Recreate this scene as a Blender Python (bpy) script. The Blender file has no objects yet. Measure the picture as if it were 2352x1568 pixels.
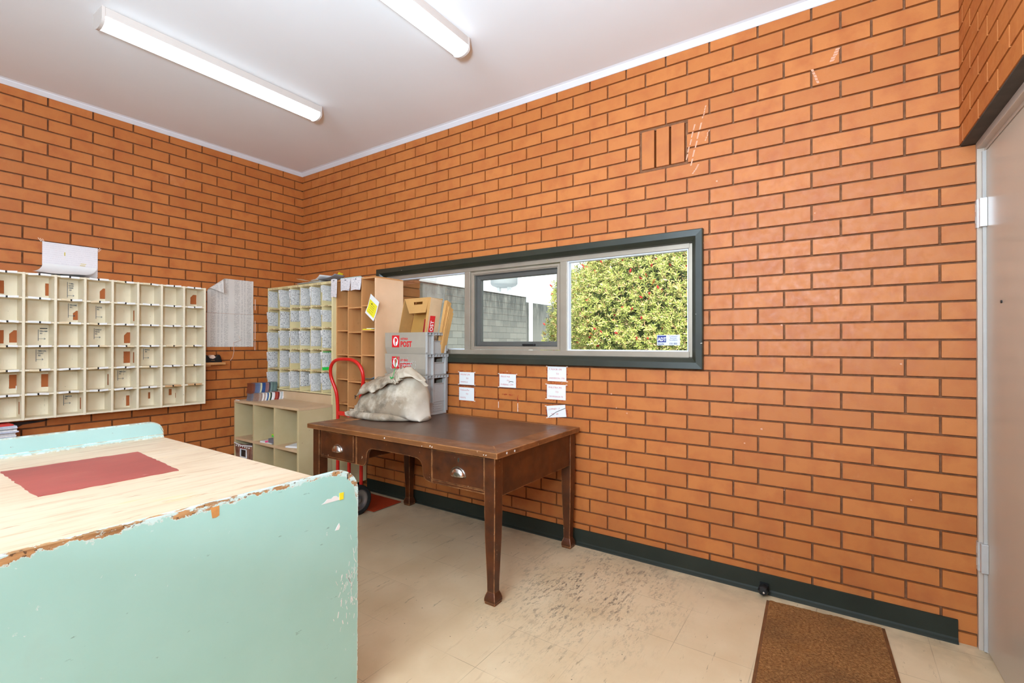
import bpy, bmesh, math, random
from mathutils import Vector, Matrix, noise as mnoise
R = math.radians
rng = random.Random(7)
scene = bpy.context.scene
COL = scene.collection

# ------------------------------------------------------------------ mesh builder
class MB:
    def __init__(s): s.v = []; s.f = []; s.a = []
    def add(s, vs, fs):
        n = len(s.v); s.v += [tuple(v) for v in vs]; s.f += [tuple(i + n for i in f) for f in fs]; return s
    def box(s, x0, x1, y0, y1, z0, z1, M=None):
        if x0 > x1: x0, x1 = x1, x0
        if y0 > y1: y0, y1 = y1, y0
        if z0 > z1: z0, z1 = z1, z0
        vs = [(x0,y0,z0),(x1,y0,z0),(x1,y1,z0),(x0,y1,z0),(x0,y0,z1),(x1,y0,z1),(x1,y1,z1),(x0,y1,z1)]
        if M is not None: vs = [M @ Vector(v) for v in vs]
        return s.add(vs, [(3,2,1,0),(4,5,6,7),(0,1,5,4),(1,2,6,5),(2,3,7,6),(3,0,4,7)])
    def hexa(s, b, t):     # bottom quad, top quad (both counter-clockwise from above)
        return s.add(list(b) + list(t), [(3,2,1,0),(4,5,6,7),(0,1,5,4),(1,2,6,5),(2,3,7,6),(3,0,4,7)])
    def prism(s, pts, fn, d0, d1):   # pts 2D outline, fn(u,v,d) -> xyz
        n = len(pts)
        vs = [fn(u, v, d0) for u, v in pts] + [fn(u, v, d1) for u, v in pts]
        fs = [tuple(range(n)), tuple(range(2*n-1, n-1, -1))]
        fs += [(i, i+n, (i+1) % n + n, (i+1) % n) for i in range(n)]
        return s.add(vs, fs)
    def tube(s, path, r, seg=12, cap=True, closed=False):
        P = [Vector(p) for p in path]; n = len(P); rs = r if isinstance(r, (list, tuple)) else [r]*n
        vs = []; up = None
        for i in range(n):
            if closed: t = (P[(i+1) % n] - P[i-1])
            else: t = (P[min(i+1, n-1)] - P[max(i-1, 0)])
            t.normalize()
            if up is None:
                up = Vector((0,0,1)) if abs(t.z) < .9 else Vector((1,0,0))
            a = (up - t*up.dot(t)); a.normalize(); b = t.cross(a); up = a
            for k in range(seg):
                th = 2*math.pi*k/seg
                vs.append(P[i] + a*math.cos(th)*rs[i] + b*math.sin(th)*rs[i])
        fs = []
        m = n if closed else n-1
        for i in range(m):
            j = (i+1) % n
            for k in range(seg):
                l = (k+1) % seg
                fs.append((i*seg+k, i*seg+l, j*seg+l, j*seg+k))
        if cap and not closed:
            fs.append(tuple(range(seg-1, -1, -1))); fs.append(tuple((n-1)*seg+k for k in range(seg)))
        return s.add(vs, fs)
    def lathe(s, prof, c, axis='z', seg=24, a0=0, a1=2*math.pi):  # prof [(r,h)]
        vs = []; full = abs(a1-a0-2*math.pi) < 1e-6; ns = seg if full else seg+1
        for r, h in prof:
            for k in range(ns):
                t = a0+(a1-a0)*k/seg; u, w = r*math.cos(t), r*math.sin(t)
                p = {'z': (u, w, h), 'x': (h, u, w), 'y': (u, h, w)}[axis]
                vs.append((p[0]+c[0], p[1]+c[1], p[2]+c[2]))
        fs = []
        for i in range(len(prof)-1):
            for k in range(seg):
                l = (k+1) % ns
                fs.append((i*ns+k, i*ns+l, (i+1)*ns+l, (i+1)*ns+k))
        return s.add(vs, fs)
    def grid(s, nu, nv, fn):
        vs = [fn(i/nu, j/nv) for j in range(nv+1) for i in range(nu+1)]
        fs = [(j*(nu+1)+i, j*(nu+1)+i+1, (j+1)*(nu+1)+i+1, (j+1)*(nu+1)+i) for j in range(nv) for i in range(nu)]
        return s.add(vs, fs)

WORLD = {}     # world location of every object made here (nothing but translations)
def worldloc(o): return WORLD.get(o.name, Vector((0,0,0))) if o else Vector((0,0,0))
def obj(name, mb, m, parent=None, smooth=False, bevel=0, local=False, solid=0, recalc=True, seg=2, label=None):
    me = bpy.data.meshes.new(name)
    off = worldloc(parent) if not local else Vector((0,0,0))
    me.from_pydata([(v[0]-off.x, v[1]-off.y, v[2]-off.z) for v in mb.v], [], mb.f)
    if recalc:
        b = bmesh.new(); b.from_mesh(me); bmesh.ops.recalc_face_normals(b, faces=b.faces); b.to_mesh(me); b.free()
    if mb.a and len(mb.a) == len(mb.v):
        at = me.attributes.new('edge', 'FLOAT', 'POINT')
        at.data.foreach_set('value', mb.a)
    if smooth: me.shade_smooth()
    me.materials.append(m)
    o = bpy.data.objects.new(name, me); COL.objects.link(o)
    if parent: o.parent = parent
    WORLD[o.name] = off.copy()
    if solid:
        md = o.modifiers.new('thick', 'SOLIDIFY'); md.thickness = solid; md.offset = 0
    if bevel:
        md = o.modifiers.new('edge', 'BEVEL'); md.width = bevel; md.segments = seg; md.limit_method = 'ANGLE'; md.angle_limit = R(40)
    if label: o['label'] = label
    return o
def tag(o, label, cat, group=None):
    o['label'] = label; o['category'] = cat
    if group: o['group'] = group
    return o
def thing(name, label, cat, loc, group=None):
    o = bpy.data.objects.new(name, None); COL.objects.link(o); o.location = loc; o.empty_display_size = .05
    WORLD[o.name] = Vector(loc); return tag(o, label, cat, group)
def struct(name, mb, m, parent=None, **k):
    o = obj(name, mb, m, parent, **k)
    if not parent: o['kind'] = 'structure'
    return o
def top(name, mb, m, label, cat, loc, group=None, **k):   # a thing that is one mesh, origin at loc
    me_off = Vector(loc); mb.v = [(v[0]-me_off.x, v[1]-me_off.y, v[2]-me_off.z) for v in mb.v]
    o = obj(name, mb, m, None, local=True, **k); o.location = loc; WORLD[o.name] = me_off
    return tag(o, label, cat, group)

# ------------------------------------------------------------------ materials
def srgb(r, g, b):
    f = lambda c: (c/255/12.92) if c/255 <= .04045 else ((c/255+.055)/1.055)**2.4
    return (f(r), f(g), f(b), 1)
class NT:
    def __init__(s, name):
        s.m = bpy.data.materials.new(name); s.m.use_nodes = True; s.t = s.m.node_tree; s.t.nodes.clear()
        s.out = s.n('ShaderNodeOutputMaterial'); s.b = s.n('ShaderNodeBsdfPrincipled'); s.l(s.b.outputs[0], s.out.inputs[0])
        s._co = None
    def n(s, t, **k):
        x = s.t.nodes.new(t)
        for a, v in k.items(): setattr(x, a, v)
        return x
    def l(s, a, b): s.t.links.new(a, b)
    def put(s, sock, v):
        if isinstance(v, bpy.types.NodeSocket): s.l(v, sock)
        else: sock.default_value = v
    def co(s):
        if s._co is None: s._co = s.n('ShaderNodeTexCoord').outputs['Object']
        return s._co
    def map(s, scale=(1,1,1), loc=(0,0,0), rot=(0,0,0), src=None):
        x = s.n('ShaderNodeMapping'); s.l(src or s.co(), x.inputs[0]); x.inputs['Scale'].default_value = scale
        x.inputs['Location'].default_value = loc; x.inputs['Rotation'].default_value = rot; return x.outputs[0]
    def noise(s, scale, detail=4, rough=.55, vec=None, dist=0, off=None):
        x = s.n('ShaderNodeTexNoise'); s.l(vec or s.co(), x.inputs['Vector']); x.inputs['Scale'].default_value = scale
        x.inputs['Detail'].default_value = detail; x.inputs['Roughness'].default_value = rough; x.inputs['Distortion'].default_value = dist
        return x.outputs['Fac']
    def voro(s, scale, vec=None, feat='F1'):
        x = s.n('ShaderNodeTexVoronoi', feature=feat); s.l(vec or s.co(), x.inputs['Vector']); x.inputs['Scale'].default_value = scale
        return x.outputs['Distance']
    def ramp(s, fac, a, b, ca=(0,0,0,1), cb=(1,1,1,1), mode='LINEAR'):
        x = s.n('ShaderNodeValToRGB'); x.color_ramp.interpolation = mode
        x.color_ramp.elements[0].position = max(0, min(1, a)); x.color_ramp.elements[1].position = max(0, min(1, b))
        x.color_ramp.elements[0].color = ca; x.color_ramp.elements[1].color = cb
        s.put(x.inputs[0], fac); return x.outputs[0]
    def mr(s, v, a, b, c=0, d=1):
        x = s.n('ShaderNodeMapRange'); s.put(x.inputs[0], v)
        for i, q in enumerate((a, b, c, d)): x.inputs[i+1].default_value = q
        return x.outputs[0]
    def math(s, op, a, b=0):
        x = s.n('ShaderNodeMath', operation=op); s.put(x.inputs[0], a); s.put(x.inputs[1], b); return x.outputs[0]
    def mix(s, fac, a, b, mode='MIX'):
        x = s.n('ShaderNodeMix', data_type='RGBA', blend_type=mode); s.put(x.inputs[0], fac); s.put(x.inputs[6], a); s.put(x.inputs[7], b)
        return x.outputs[2]
    def sep(s, v):
        x = s.n('ShaderNodeSeparateXYZ'); s.l(v, x.inputs[0]); return x.outputs
    def bump(s, h, strength=.3, dist=.01):
        x = s.n('ShaderNodeBump'); x.inputs['Strength'].default_value = strength; x.inputs['Distance'].default_value = dist
        s.put(x.inputs['Height'], h); s.l(x.outputs[0], s.b.inputs['Normal'])
    def edge(s, radius=.006, lo=.02, hi=.25):
        bv = s.n('ShaderNodeBevel', samples=4); bv.inputs[0].default_value = radius
        g = s.n('ShaderNodeNewGeometry'); d = s.n('ShaderNodeVectorMath', operation='DOT_PRODUCT')
        s.l(bv.outputs[0], d.inputs[0]); s.l(g.outputs['Normal'], d.inputs[1])
        return s.mr(s.math('SUBTRACT', 1.0, d.outputs['Value']), lo, hi)
    def set(s, col=None, rough=None, metal=None, spec=None):
        if col is not None: s.put(s.b.inputs['Base Color'], col)
        if rough is not None: s.put(s.b.inputs['Roughness'], rough)
        if metal is not None: s.put(s.b.inputs['Metallic'], metal)
        if spec is not None: s.put(s.b.inputs['Specular IOR Level'], spec)
        return s.m
def plain(name, c, rough=.6, metal=0, var=.12, scale=8, bump=0, spec=.4):
    t = NT(name); n = t.noise(scale, 5)
    dark = tuple(x*(1-var) for x in c[:3])+(1,); lite = tuple(min(1, x*(1+var)) for x in c[:3])+(1,)
    t.set(t.ramp(n, .3, .7, dark, lite), rough, metal, spec)
    if bump: t.bump(t.noise(scale*12, 3), bump, .002)
    return t.m

M = {}
def brick_mat():
    t = NT('orange brick'); g = t.n('ShaderNodeNewGeometry'); r = g.outputs['Random Per Island']
    c = t.ramp(r, 0, 1, srgb(176,101,46), srgb(188,111,53))
    c = t.mix(t.ramp(t.noise(9, 6), .45, .75), c, srgb(170,91,41))
    c = t.mix(t.math('MULTIPLY', t.ramp(t.noise(3.2, 7, .7), .62, .72), .16), c, srgb(214,156,118))
    c = t.mix(t.math('MULTIPLY', t.ramp(t.noise(60, 2), .74, .8), .5), c, srgb(120,66,40))
    zc = t.sep(t.co())[2]
    grime = t.math('MULTIPLY', t.mr(zc, .75, .1), t.ramp(t.noise(5, 6), .4, .7))
    c = t.mix(t.math('MULTIPLY', grime, .3), c, srgb(128,74,48))
    t.set(c, t.ramp(t.noise(30), .3, .7, (.42,)*3+(1,), (.62,)*3+(1,)), 0, .35)
    t.bump(t.noise(150, 3), .15, .002); return t.m
M['brick'] = brick_mat()
M['mortar'] = plain('brown mortar', srgb(126,84,58), .95, 0, .22, 40, .4, .1)
def floor_mat():
    t = NT('vinyl tile floor'); co = t.co()
    x, y, z = t.sep(co)
    base = t.ramp(t.noise(3.5, 6, .6), .3, .72, srgb(208,180,140), srgb(226,202,164))
    tx = t.math('FLOOR', t.math('DIVIDE', t.math('ADD', x, 5.9), .305)); ty = t.math('FLOOR', t.math('DIVIDE', t.math('ADD', y, .085+3.05*3), .305))
    wn = t.n('ShaderNodeTexWhiteNoise', noise_dimensions='2D'); cb = t.n('ShaderNodeCombineXYZ'); t.l(tx, cb.inputs[0]); t.l(ty, cb.inputs[1]); t.l(cb.outputs[0], wn.inputs[0])
    base = t.mix(t.math('MULTIPLY', wn.outputs[0], .16), base, srgb(186,158,124))
    # marbling flecks run alternately, drawn out along one direction
    fl = t.noise(26, 5, .6, t.map((1, .18, 1), rot=(0,0,.5)))
    base = t.mix(t.math('MULTIPLY', t.ramp(fl, .62, .75), .4), base, srgb(168,136,104))
    # scuffs
    sc = t.ramp(t.noise(30, 6, .72, t.map((1, .16, 1), rot=(0,0,-.55))), .62, .67)
    dv = t.n('ShaderNodeVectorMath', operation='DISTANCE'); t.l(t.map((1.5, 1, 1)), dv.inputs[0]); dv.inputs[1].default_value = (3.38*1.5, -.45, 0)
    zone = t.mr(dv.outputs['Value'], .85, .1)
    heavy = t.ramp(t.noise(48, 7, .8, t.map((1, .35, 1), rot=(0,0,-.4))), .50, .58)
    c = t.mix(t.math('MULTIPLY', sc, .5), base, srgb(96,78,60))
    patch = t.math('MULTIPLY', zone, t.ramp(t.noise(5.5, 4, .6, t.map((1.6, .55, 1), rot=(0,0,-.25))), .40, .55))
    c = t.mix(t.math('MULTIPLY', t.math('MULTIPLY', heavy, patch), .85), c, srgb(72,66,66))
    spk = t.math('MULTIPLY', t.mr(t.voro(26), .09, .06), t.ramp(t.noise(7), .56, .6))
    c = t.mix(t.math('MULTIPLY', spk, .8), c, srgb(74,60,50))
    # joints
    def joint(v, ofs):
        f = t.math('FRACT', t.math('DIVIDE', t.math('ADD', v, ofs), .305))
        d = t.math('ABSOLUTE', t.math('SUBTRACT', f, .5)); return t.math('GREATER_THAN', d, .4955)
    j = t.math('MAXIMUM', joint(x, 5.9-.016+.306), joint(y, .085+9.15))
    jn = t.math('MULTIPLY', j, t.ramp(t.noise(2.3, 3), .45, .65))
    c = t.mix(t.math('MULTIPLY', jn, .55), c, srgb(120,96,74))
    wallg = t.mr(y, -.30, -.01)
    c = t.mix(t.math('MULTIPLY', t.math('MULTIPLY', wallg, t.ramp(t.noise(12, 4), .35, .65)), .4), c, srgb(112,86,66))
    t.set(c, t.ramp(t.noise(14, 4), .3, .7, (.34,)*3+(1,), (.55,)*3+(1,)), 0, .45)
    t.bump(t.noise(70, 3), .05, .002); return t.m
M['floor'] = floor_mat()
M['ceiling'] = plain('white ceiling paint', srgb(230,229,228), .85, 0, .015, 2, 0, .2)
M['plastic_white'] = plain('white plastic', srgb(232,232,230), .4, 0, .02, 5)
M['white_trim'] = plain('white gloss trim', srgb(214,210,210), .5, 0, .02, 5)
M['skirt'] = plain('dark green vinyl skirting', srgb(42,44,35), .5, 0, .12, 6, 0, .2)
M['skirt_foot'] = plain('grey skirting foot', srgb(56,56,50), .85, 0, .12, 20, 0, .05)
def archi_mat():
    t = NT('dark green painted timber')
    c = t.ramp(t.noise(7, 5), .3, .7, srgb(38,39,28), srgb(48,49,37))
    c = t.mix(t.ramp(t.noise(46, 3, .5, t.map((.35,1,1))), .735, .75), c, srgb(206,202,186))
    t.set(c, .38); return t.m
M['archi'] = archi_mat()
M['alu'] = plain('bronze grey aluminium', srgb(158,144,126), .42, .35, .08, 6)
M['alu_dark'] = plain('dark window sash', srgb(92,90,84), .45, .3, .08, 6)
M['alu_light'] = plain('pale rubber bead', srgb(214,216,222), .5, 0, .04, 6)
M['black'] = plain('black plastic', srgb(24,24,24), .4, 0, .2, 10)
M['chrome'] = plain('polished metal', srgb(205,196,188), .2, 1, .06, 30)
M['hinge'] = plain('hinge steel', srgb(205,203,200), .38, .6, .06, 14)
def glass_mat():
    t = NT('window glass'); t.t.nodes.remove(t.b)
    tr = t.n('ShaderNodeBsdfTransparent'); tr.inputs[0].default_value = (.94,.97,.96,1)
    gl = t.n('ShaderNodeBsdfGlossy'); gl.inputs['Roughness'].default_value = .01
    fr = t.n('ShaderNodeFresnel'); fr.inputs[0].default_value = 1.45
    mx = t.n('ShaderNodeMixShader'); t.l(t.math('MULTIPLY', fr.outputs[0], .6), mx.inputs[0]); t.l(tr.outputs[0], mx.inputs[1]); t.l(gl.outputs[0], mx.inputs[2])
    t.l(mx.outputs[0], t.out.inputs[0]); return t.m
M['glass'] = glass_mat()
def mint_mat():
    t = NT('chipped mint paint over timber'); co = t.co()
    base = t.ramp(t.noise(2.2, 5), .3, .7, srgb(160,204,192), srgb(172,213,202))
    at = t.n('ShaderNodeAttribute', attribute_name='edge'); e = at.outputs['Fac']
    nz = t.noise(20, 7, .7); nz2 = t.noise(9, 5, .7)
    # worn edge band: brown timber, with some white undercoat
    zz = t.sep(co)[2]; topm = t.mr(zz, .70, .80, .12, 1.0)
    thr = t.math('MULTIPLY', topm, t.math('ADD', t.mr(nz2, .35, .65, .0, .018), t.mr(nz, .35, .65, -.004, .010)))
    band = t.math('LESS_THAN', e, thr)
    rim = t.math('LESS_THAN', e, t.math('ADD', thr, .0022))
    wood = t.ramp(t.noise(60, 5, .6, t.map((1,.12,1))), .35, .65, srgb(132,92,56), srgb(196,150,100))
    keep = t.ramp(t.noise(30, 6, .7, t.map((1,.4,1))), .48, .53)
    c = t.mix(rim, base, srgb(196,214,204)); c = t.mix(band, c, t.mix(keep, wood, srgb(198,224,218)))
    c = t.mix(t.math('MULTIPLY', t.math('MULTIPLY', band, t.ramp(t.noise(85, 3), .62, .66)), .8), c, srgb(66,50,40))
    # knocks and scratches
    c = t.mix(t.math('MULTIPLY', t.ramp(t.noise(46, 5, .65, t.map((1,.35,1), rot=(.5,0,0))), .67, .72), .6), c, srgb(98,112,102))
    sp = t.math('MULTIPLY', t.ramp(t.noise(38, 5, .7), .68, .72), t.ramp(t.noise(3.1, 3), .46, .56))
    c = t.mix(t.math('MULTIPLY', sp, .8), c, srgb(236,232,226))
    c = t.mix(t.math('MULTIPLY', t.ramp(t.noise(4.5, 4, .6), .62, .75), .25), c, srgb(160,188,176))
    t.set(c, .42, 0, .4); t.bump(t.noise(30, 4), .06, .003); return t.m
M['mint'] = mint_mat()
def mint_up_mat():
    t = NT('chipped mint paint upstand')
    base = t.ramp(t.noise(3, 5), .3, .7, srgb(150,180,170), srgb(164,194,185))
    e = t.edge(.012, .015, .2); w = t.math('MULTIPLY', e, t.ramp(t.noise(24, 5, .7), .42, .52))
    wood = t.ramp(t.noise(40, 5), .35, .65, srgb(150,108,64), srgb(206,168,118))
    c = t.mix(t.math('MULTIPLY', e, .8), base, srgb(224,232,226)); c = t.mix(w, c, wood)
    c = t.mix(t.ramp(t.noise(48, 4, .6, t.map((1,.6,1), rot=(.7,0,0))), .72, .75), c, srgb(130,112,96))
    t.set(c, .45); return t.m
M['mint_up'] = mint_up_mat()
def bench_top_mat():
    t = NT('worn plywood bench top')
    c = t.ramp(t.noise(2.4, 4), .3, .7, srgb(204,178,146), srgb(220,196,166))
    st = t.noise(34, 6, .65, t.map((1,.09,1)))
    c = t.mix(t.math('MULTIPLY', t.ramp(st, .5, .72), .75), c, srgb(186,146,114))
    st2 = t.noise(70, 5, .6, t.map((1,.12,1), loc=(3,1,0)))
    c = t.mix(t.math('MULTIPLY', t.ramp(st2, .62, .70), .7), c, srgb(150,96,66))
    c = t.mix(t.math('MULTIPLY', t.ramp(t.noise(44, 5, .6, t.map((1,.16,1), loc=(9,4,0))), .72, .75), .8), c, srgb(92,66,50))
    c = t.mix(t.math('MULTIPLY', t.ramp(t.noise(12, 4, .6, t.map((1,.2,1), loc=(2,7,0))), .62, .76), .5), c, srgb(212,176,96))
    c = t.mix(t.math('MULTIPLY', t.ramp(t.noise(18, 5, .6, t.map((1,.12,1), loc=(5,2,0))), .55, .7), .5), c, srgb(216,194,166))
    t.set(c, .5, 0, .35); t.bump(st, .12, .003); return t.m
M['bench_top'] = bench_top_mat()
def red_mat():
    t = NT('faded red lino'); c = t.ramp(t.noise(4, 6, .6, t.map((1,.4,1))), .3, .72, srgb(150,70,62), srgb(176,84,74))
    c = t.mix(t.math('MULTIPLY', t.ramp(t.noise(5, 5, .7), .55, .75), .35), c, srgb(170,112,92))
    c = t.mix(t.math('MULTIPLY', t.ramp(t.noise(60, 3, .5, t.map((1,.3,1))), .73, .76), .7), c, srgb(214,150,138))
    t.set(c, .5); return t.m
M['red_lino'] = red_mat()
def desk_mat(name='dark stained timber', rot=(0,0,0), sc=(1,1,1), lo=(48,22,8), hi=(90,43,14), wear=.95):
    t = NT(name)
    c = t.ramp(t.noise(11, 6, .6, t.map(sc, rot=rot)), .3, .72, srgb(*lo), srgb(*hi))
    c = t.mix(t.math('MULTIPLY', t.ramp(t.noise(5, 4), .5, .8), .5), c, srgb(112,56,16))
    e = t.edge(.007, .008, .09); w = t.math('MULTIPLY', e, t.ramp(t.noise(16, 6, .75), .36, .58))
    c = t.mix(t.math('MULTIPLY', w, wear), c, srgb(206,140,84))
    c = t.mix(t.ramp(t.noise(60, 4, .7, t.map((1,1,.3))), .70, .72), c, srgb(222,186,150))
    t.set(c, t.ramp(t.noise(18, 4), .3, .7, (.32,)*3+(1,), (.5,)*3+(1,)), 0, .5); return t.m
M['desk'] = desk_mat()
M['desk_top'] = desk_mat('worn desk edge timber', sc=(.25,1,1), lo=(88,50,24), hi=(142,90,50), wear=.9)
def leather_mat():
    t = NT('brown leather desk inlay'); c = t.ramp(t.noise(5, 6, .6), .3, .72, srgb(80,58,44), srgb(100,74,58))
    c = t.mix(t.math('MULTIPLY', t.ramp(t.noise(30, 5, .6, t.map((.3,1,1), rot=(0,0,.3))), .62, .75), .35), c, srgb(150,122,104))
    t.set(c, .36, 0, .5); t.bump(t.noise(320, 2), .12, .001); return t.m
M['leather'] = leather_mat()
def cream_mat(name, a, b, worn=(150,118,84), amt=.8, stain=.25):
    t = NT(name); c = t.ramp(t.noise(4, 5), .3, .7, srgb(*a), srgb(*b))
    e = t.edge(.005, .03, .25); w = t.math('MULTIPLY', e, t.ramp(t.noise(30, 5, .7), .48, .6))
    c = t.mix(t.math('MULTIPLY', t.ramp(t.noise(6, 5, .7), .6, .8), stain), c, srgb(*worn))
    c = t.mix(t.math('MULTIPLY', w, amt), c, srgb(*worn))
    c = t.mix(t.ramp(t.noise(55, 3), .75, .765), c, srgb(70,54,40))
    t.set(c, .5, 0, .4); return t.m
M['pigeon'] = cream_mat('cream enamel pigeonholes', (228,212,180), (238,224,196), (112,84,58), .9, .1)
M['slot_cream'] = cream_mat('yellowed cream paint', (212,192,138), (224,206,156), (160,108,62), .8, .2)
M['cube_cream'] = cream_mat('khaki cream paint', (190,168,122), (202,182,138), (138,104,72), .9, .2)
M['cube_top'] = cream_mat('tan worn shelf top', (198,164,124), (210,178,140), (120,84,58), .8, .25)
def ply_mat():
    t = NT('honey varnished ply'); c = t.ramp(t.noise(9, 6, .6, t.map((1,1,.2))), .3, .72, srgb(188,128,74), srgb(208,148,92))
    c = t.mix(t.math('MULTIPLY', t.ramp(t.noise(40, 4), .64, .72), .35), c, srgb(148,92,50))
    e = t.edge(.004, .03, .25); c = t.mix(t.math('MULTIPLY', e, .4), c, srgb(222,176,124))
    c = t.mix(t.ramp(t.noise(45, 2), .765, .78), c, srgb(90,52,28))
    t.set(c, .5, 0, .4); return t.m
M['ply'] = ply_mat()
M['ply_side'] = plain('pale varnished ply side', srgb(222,178,138), .28, 0, .06, 5, 0, .5)
M['brown_patch'] = plain('bare brown timber', srgb(166,96,48), .7, 0, .15, 20)
M['hardboard'] = plain('bare hardboard', srgb(172,94,46), .8, 0, .08, 12)
M['paper'] = plain('white paper', srgb(226,222,216), .8, 0, .03, 5, 0, .2)
M['paper_old'] = plain('old cream paper', srgb(220,212,198), .8, 0, .05, 6, 0, .2)
M['yellow'] = plain('yellow paper', srgb(232,214,40), .7, 0, .06, 10)
M['green_paper'] = plain('green highlighter tape', srgb(40,196,70), .6, 0, .1, 10)
M['strip_w'] = plain('white label strip', srgb(238,234,226), .6, 0, .03, 10)
M['strip_c'] = plain('cream label strip', srgb(230,208,170), .6, 0, .05, 10)
M['strip_o'] = plain('tan label strip', srgb(206,160,112), .6, 0, .08, 10)
M['ink'] = plain('blue black ink', srgb(52,74,90), .7, 0, .1, 10)
M['ink_black'] = plain('black ink', srgb(30,30,32), .6, 0, .1, 10)
M['ink_red'] = plain('red ink', srgb(200,92,84), .7, 0, .1, 10)
M['tape_red'] = plain('red adhesive residue', srgb(160,58,30), .8, 0, .3, 60)
M['tape_clear'] = plain('old clear tape', srgb(222,188,166), .35, 0, .1, 40)
def scribble(name, u, v, pitch, ink=(52,52,56), paper=(224,220,215), dens=.47, cols=None, fat=.34, strength=.8):
    """rows of illegible writing; u is the reading axis (0 x, 1 y), v = 2 is up"""
    t = NT(name); q = t.sep(t.co()); info = t.n('ShaderNodeObjectInfo').outputs['Random']
    U = q[u]; V = t.math('DIVIDE', q[2], pitch); row = t.math('FLOOR', V); fr = t.math('FRACT', V)
    band = t.math('LESS_THAN', t.math('ABSOLUTE', t.math('SUBTRACT', fr, .5)), fat)
    cb = t.n('ShaderNodeCombineXYZ'); t.l(U, cb.inputs[0]); t.l(t.math('MULTIPLY', row, 3.7), cb.inputs[1]); t.l(t.math('MULTIPLY', info, 50.0), cb.inputs[2])
    sv = t.n('ShaderNodeVectorMath', operation='MULTIPLY'); t.l(cb.outputs[0], sv.inputs[0]); sv.inputs[1].default_value = (90, 1, 1)
    word = t.n('ShaderNodeTexNoise'); t.l(sv.outputs[0], word.inputs['Vector']); word.inputs['Scale'].default_value = 1; word.inputs['Detail'].default_value = 1
    let = t.noise(1.6/pitch, 3, .6, t.map((1.6,1.6,1)))
    m = t.math('MULTIPLY', band, t.math('GREATER_THAN', word.outputs['Fac'], dens)); m = t.math('MULTIPLY', m, t.ramp(let, .43, .55))
    if cols:
        lim = None
        for a, b in cols:
            k = t.math('MULTIPLY', t.math('GREATER_THAN', U, a), t.math('LESS_THAN', U, b)); lim = k if lim is None else t.math('MAXIMUM', lim, k)
        m = t.math('MULTIPLY', m, lim)
    base = t.ramp(t.noise(6, 4), .3, .7, srgb(*[c-8 for c in paper]), srgb(*paper))
    t.set(t.mix(t.math('MULTIPLY', m, strength), base, srgb(*ink)), .8, 0, .2); return t.m
M['note_ink'] = scribble('handwritten card', 1, 2, .0115, (60,60,66), (220,216,210), .48, fat=.2, strength=.75)
M['note_ink2'] = scribble('densely written card', 1, 2, .0135, (36,36,42), (220,216,210), dens=.5, fat=.26, strength=.85)
M['note_front'] = scribble('handwritten note', 0, 2, .0135, (96,90,98), (222,212,208), .5, fat=.2, strength=.7)
M['list'] = scribble('printed list', 1, 2, .0075, (110,100,94), (216,207,196), .40, [(.03,.07),(.085,.10),(.115,.128),(.14,.175),(.225,.27),(.285,.297),(.31,.322),(.335,.375)], .3, .6)
M['ruled'] = scribble('ruled white sheet', 1, 2, .0145, (196,184,186), (230,222,220), .30, None, .06, .8)
M['crate'] = plain('grey crate plastic', srgb(164,152,134), .5, 0, .05, 6)
M['crate_end'] = plain('grey crate plastic end', srgb(172,168,162), .45, 0, .05, 6)
M['post_red'] = plain('post red', srgb(214,28,34), .5, 0, .03, 5)
M['white'] = plain('white print', srgb(236,234,230), .5, 0, .02, 5)
M['card'] = plain('brown cardboard', srgb(196,146,84), .8, 0, .08, 9)
M['card_in'] = plain('brown cardboard inside', srgb(186,136,66), .8, 0, .08, 9)
M['card_pale'] = plain('pale cardboard face', srgb(214,180,140), .7, 0, .08, 9)
M['trolley_red'] = plain('red enamel steel', srgb(204,32,24), .28, 0, .06, 8, 0, .5)
M['plate_red'] = plain('red painted steel plate', srgb(176,58,28), .4, 0, .12, 8)
M['hub'] = plain('grey wheel rim', srgb(150,152,154), .3, .8, .06, 20)
M['rubber'] = plain('black rubber tyre', srgb(34,36,34), .7, 0, .15, 20)
def bag_mat():
    t = NT('soiled canvas'); c = t.ramp(t.noise(5, 5), .3, .7, srgb(190,174,150), srgb(212,198,178))
    co = t.sep(t.co())
    # dirt patch on the belly, turned towards the room
    d = t.n('ShaderNodeVectorMath', operation='DISTANCE'); t.l(t.map((1, .4, 1.5)), d.inputs[0]); d.inputs[1].default_value = (-.01, -.06, .19)
    zone = t.mr(d.outputs['Value'], .36, .25)
    d2 = t.math('MULTIPLY', zone, t.ramp(t.noise(6.5, 8, .66), .36, .54))
    c = t.mix(t.math('MULTIPLY', d2, .8), c, srgb(138,116,90))
    c = t.mix(t.math('MULTIPLY', t.math('MULTIPLY', zone, t.ramp(t.noise(8, 6, .62, t.map((1,1,1), loc=(7,1,3))), .50, .62)), .65), c, srgb(104,92,76))
    c = t.mix(t.math('MULTIPLY', t.ramp(t.noise(7, 5, .6, t.map((1,1,1), loc=(4,2,1))), .58, .75), .4), c, srgb(186,160,120))
    t.set(c, .9, 0, .15); t.bump(t.noise(260, 2), .25, .002); return t.m
M['bag'] = bag_mat()
M['string'] = plain('green tie', srgb(40,150,70), .5, 0, .1, 20)
def coir_mat():
    t = NT('coir doormat'); c = t.ramp(t.noise(90, 4, .7), .3, .72, srgb(112,68,32), srgb(200,142,86))
    c = t.mix(t.math('MULTIPLY', t.ramp(t.noise(4, 4), .45, .7), .45), c, srgb(96,70,48))
    c = t.mix(t.math('MULTIPLY', t.ramp(t.noise(6, 4, .6, t.map((1,1,1), loc=(3,3,0))), .55, .75), .4), c, srgb(174,108,48))
    t.set(c, .95, 0, .1); t.bump(t.noise(170, 3, .7), 1.0, .012); return t.m
M['coir'] = coir_mat()
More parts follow.
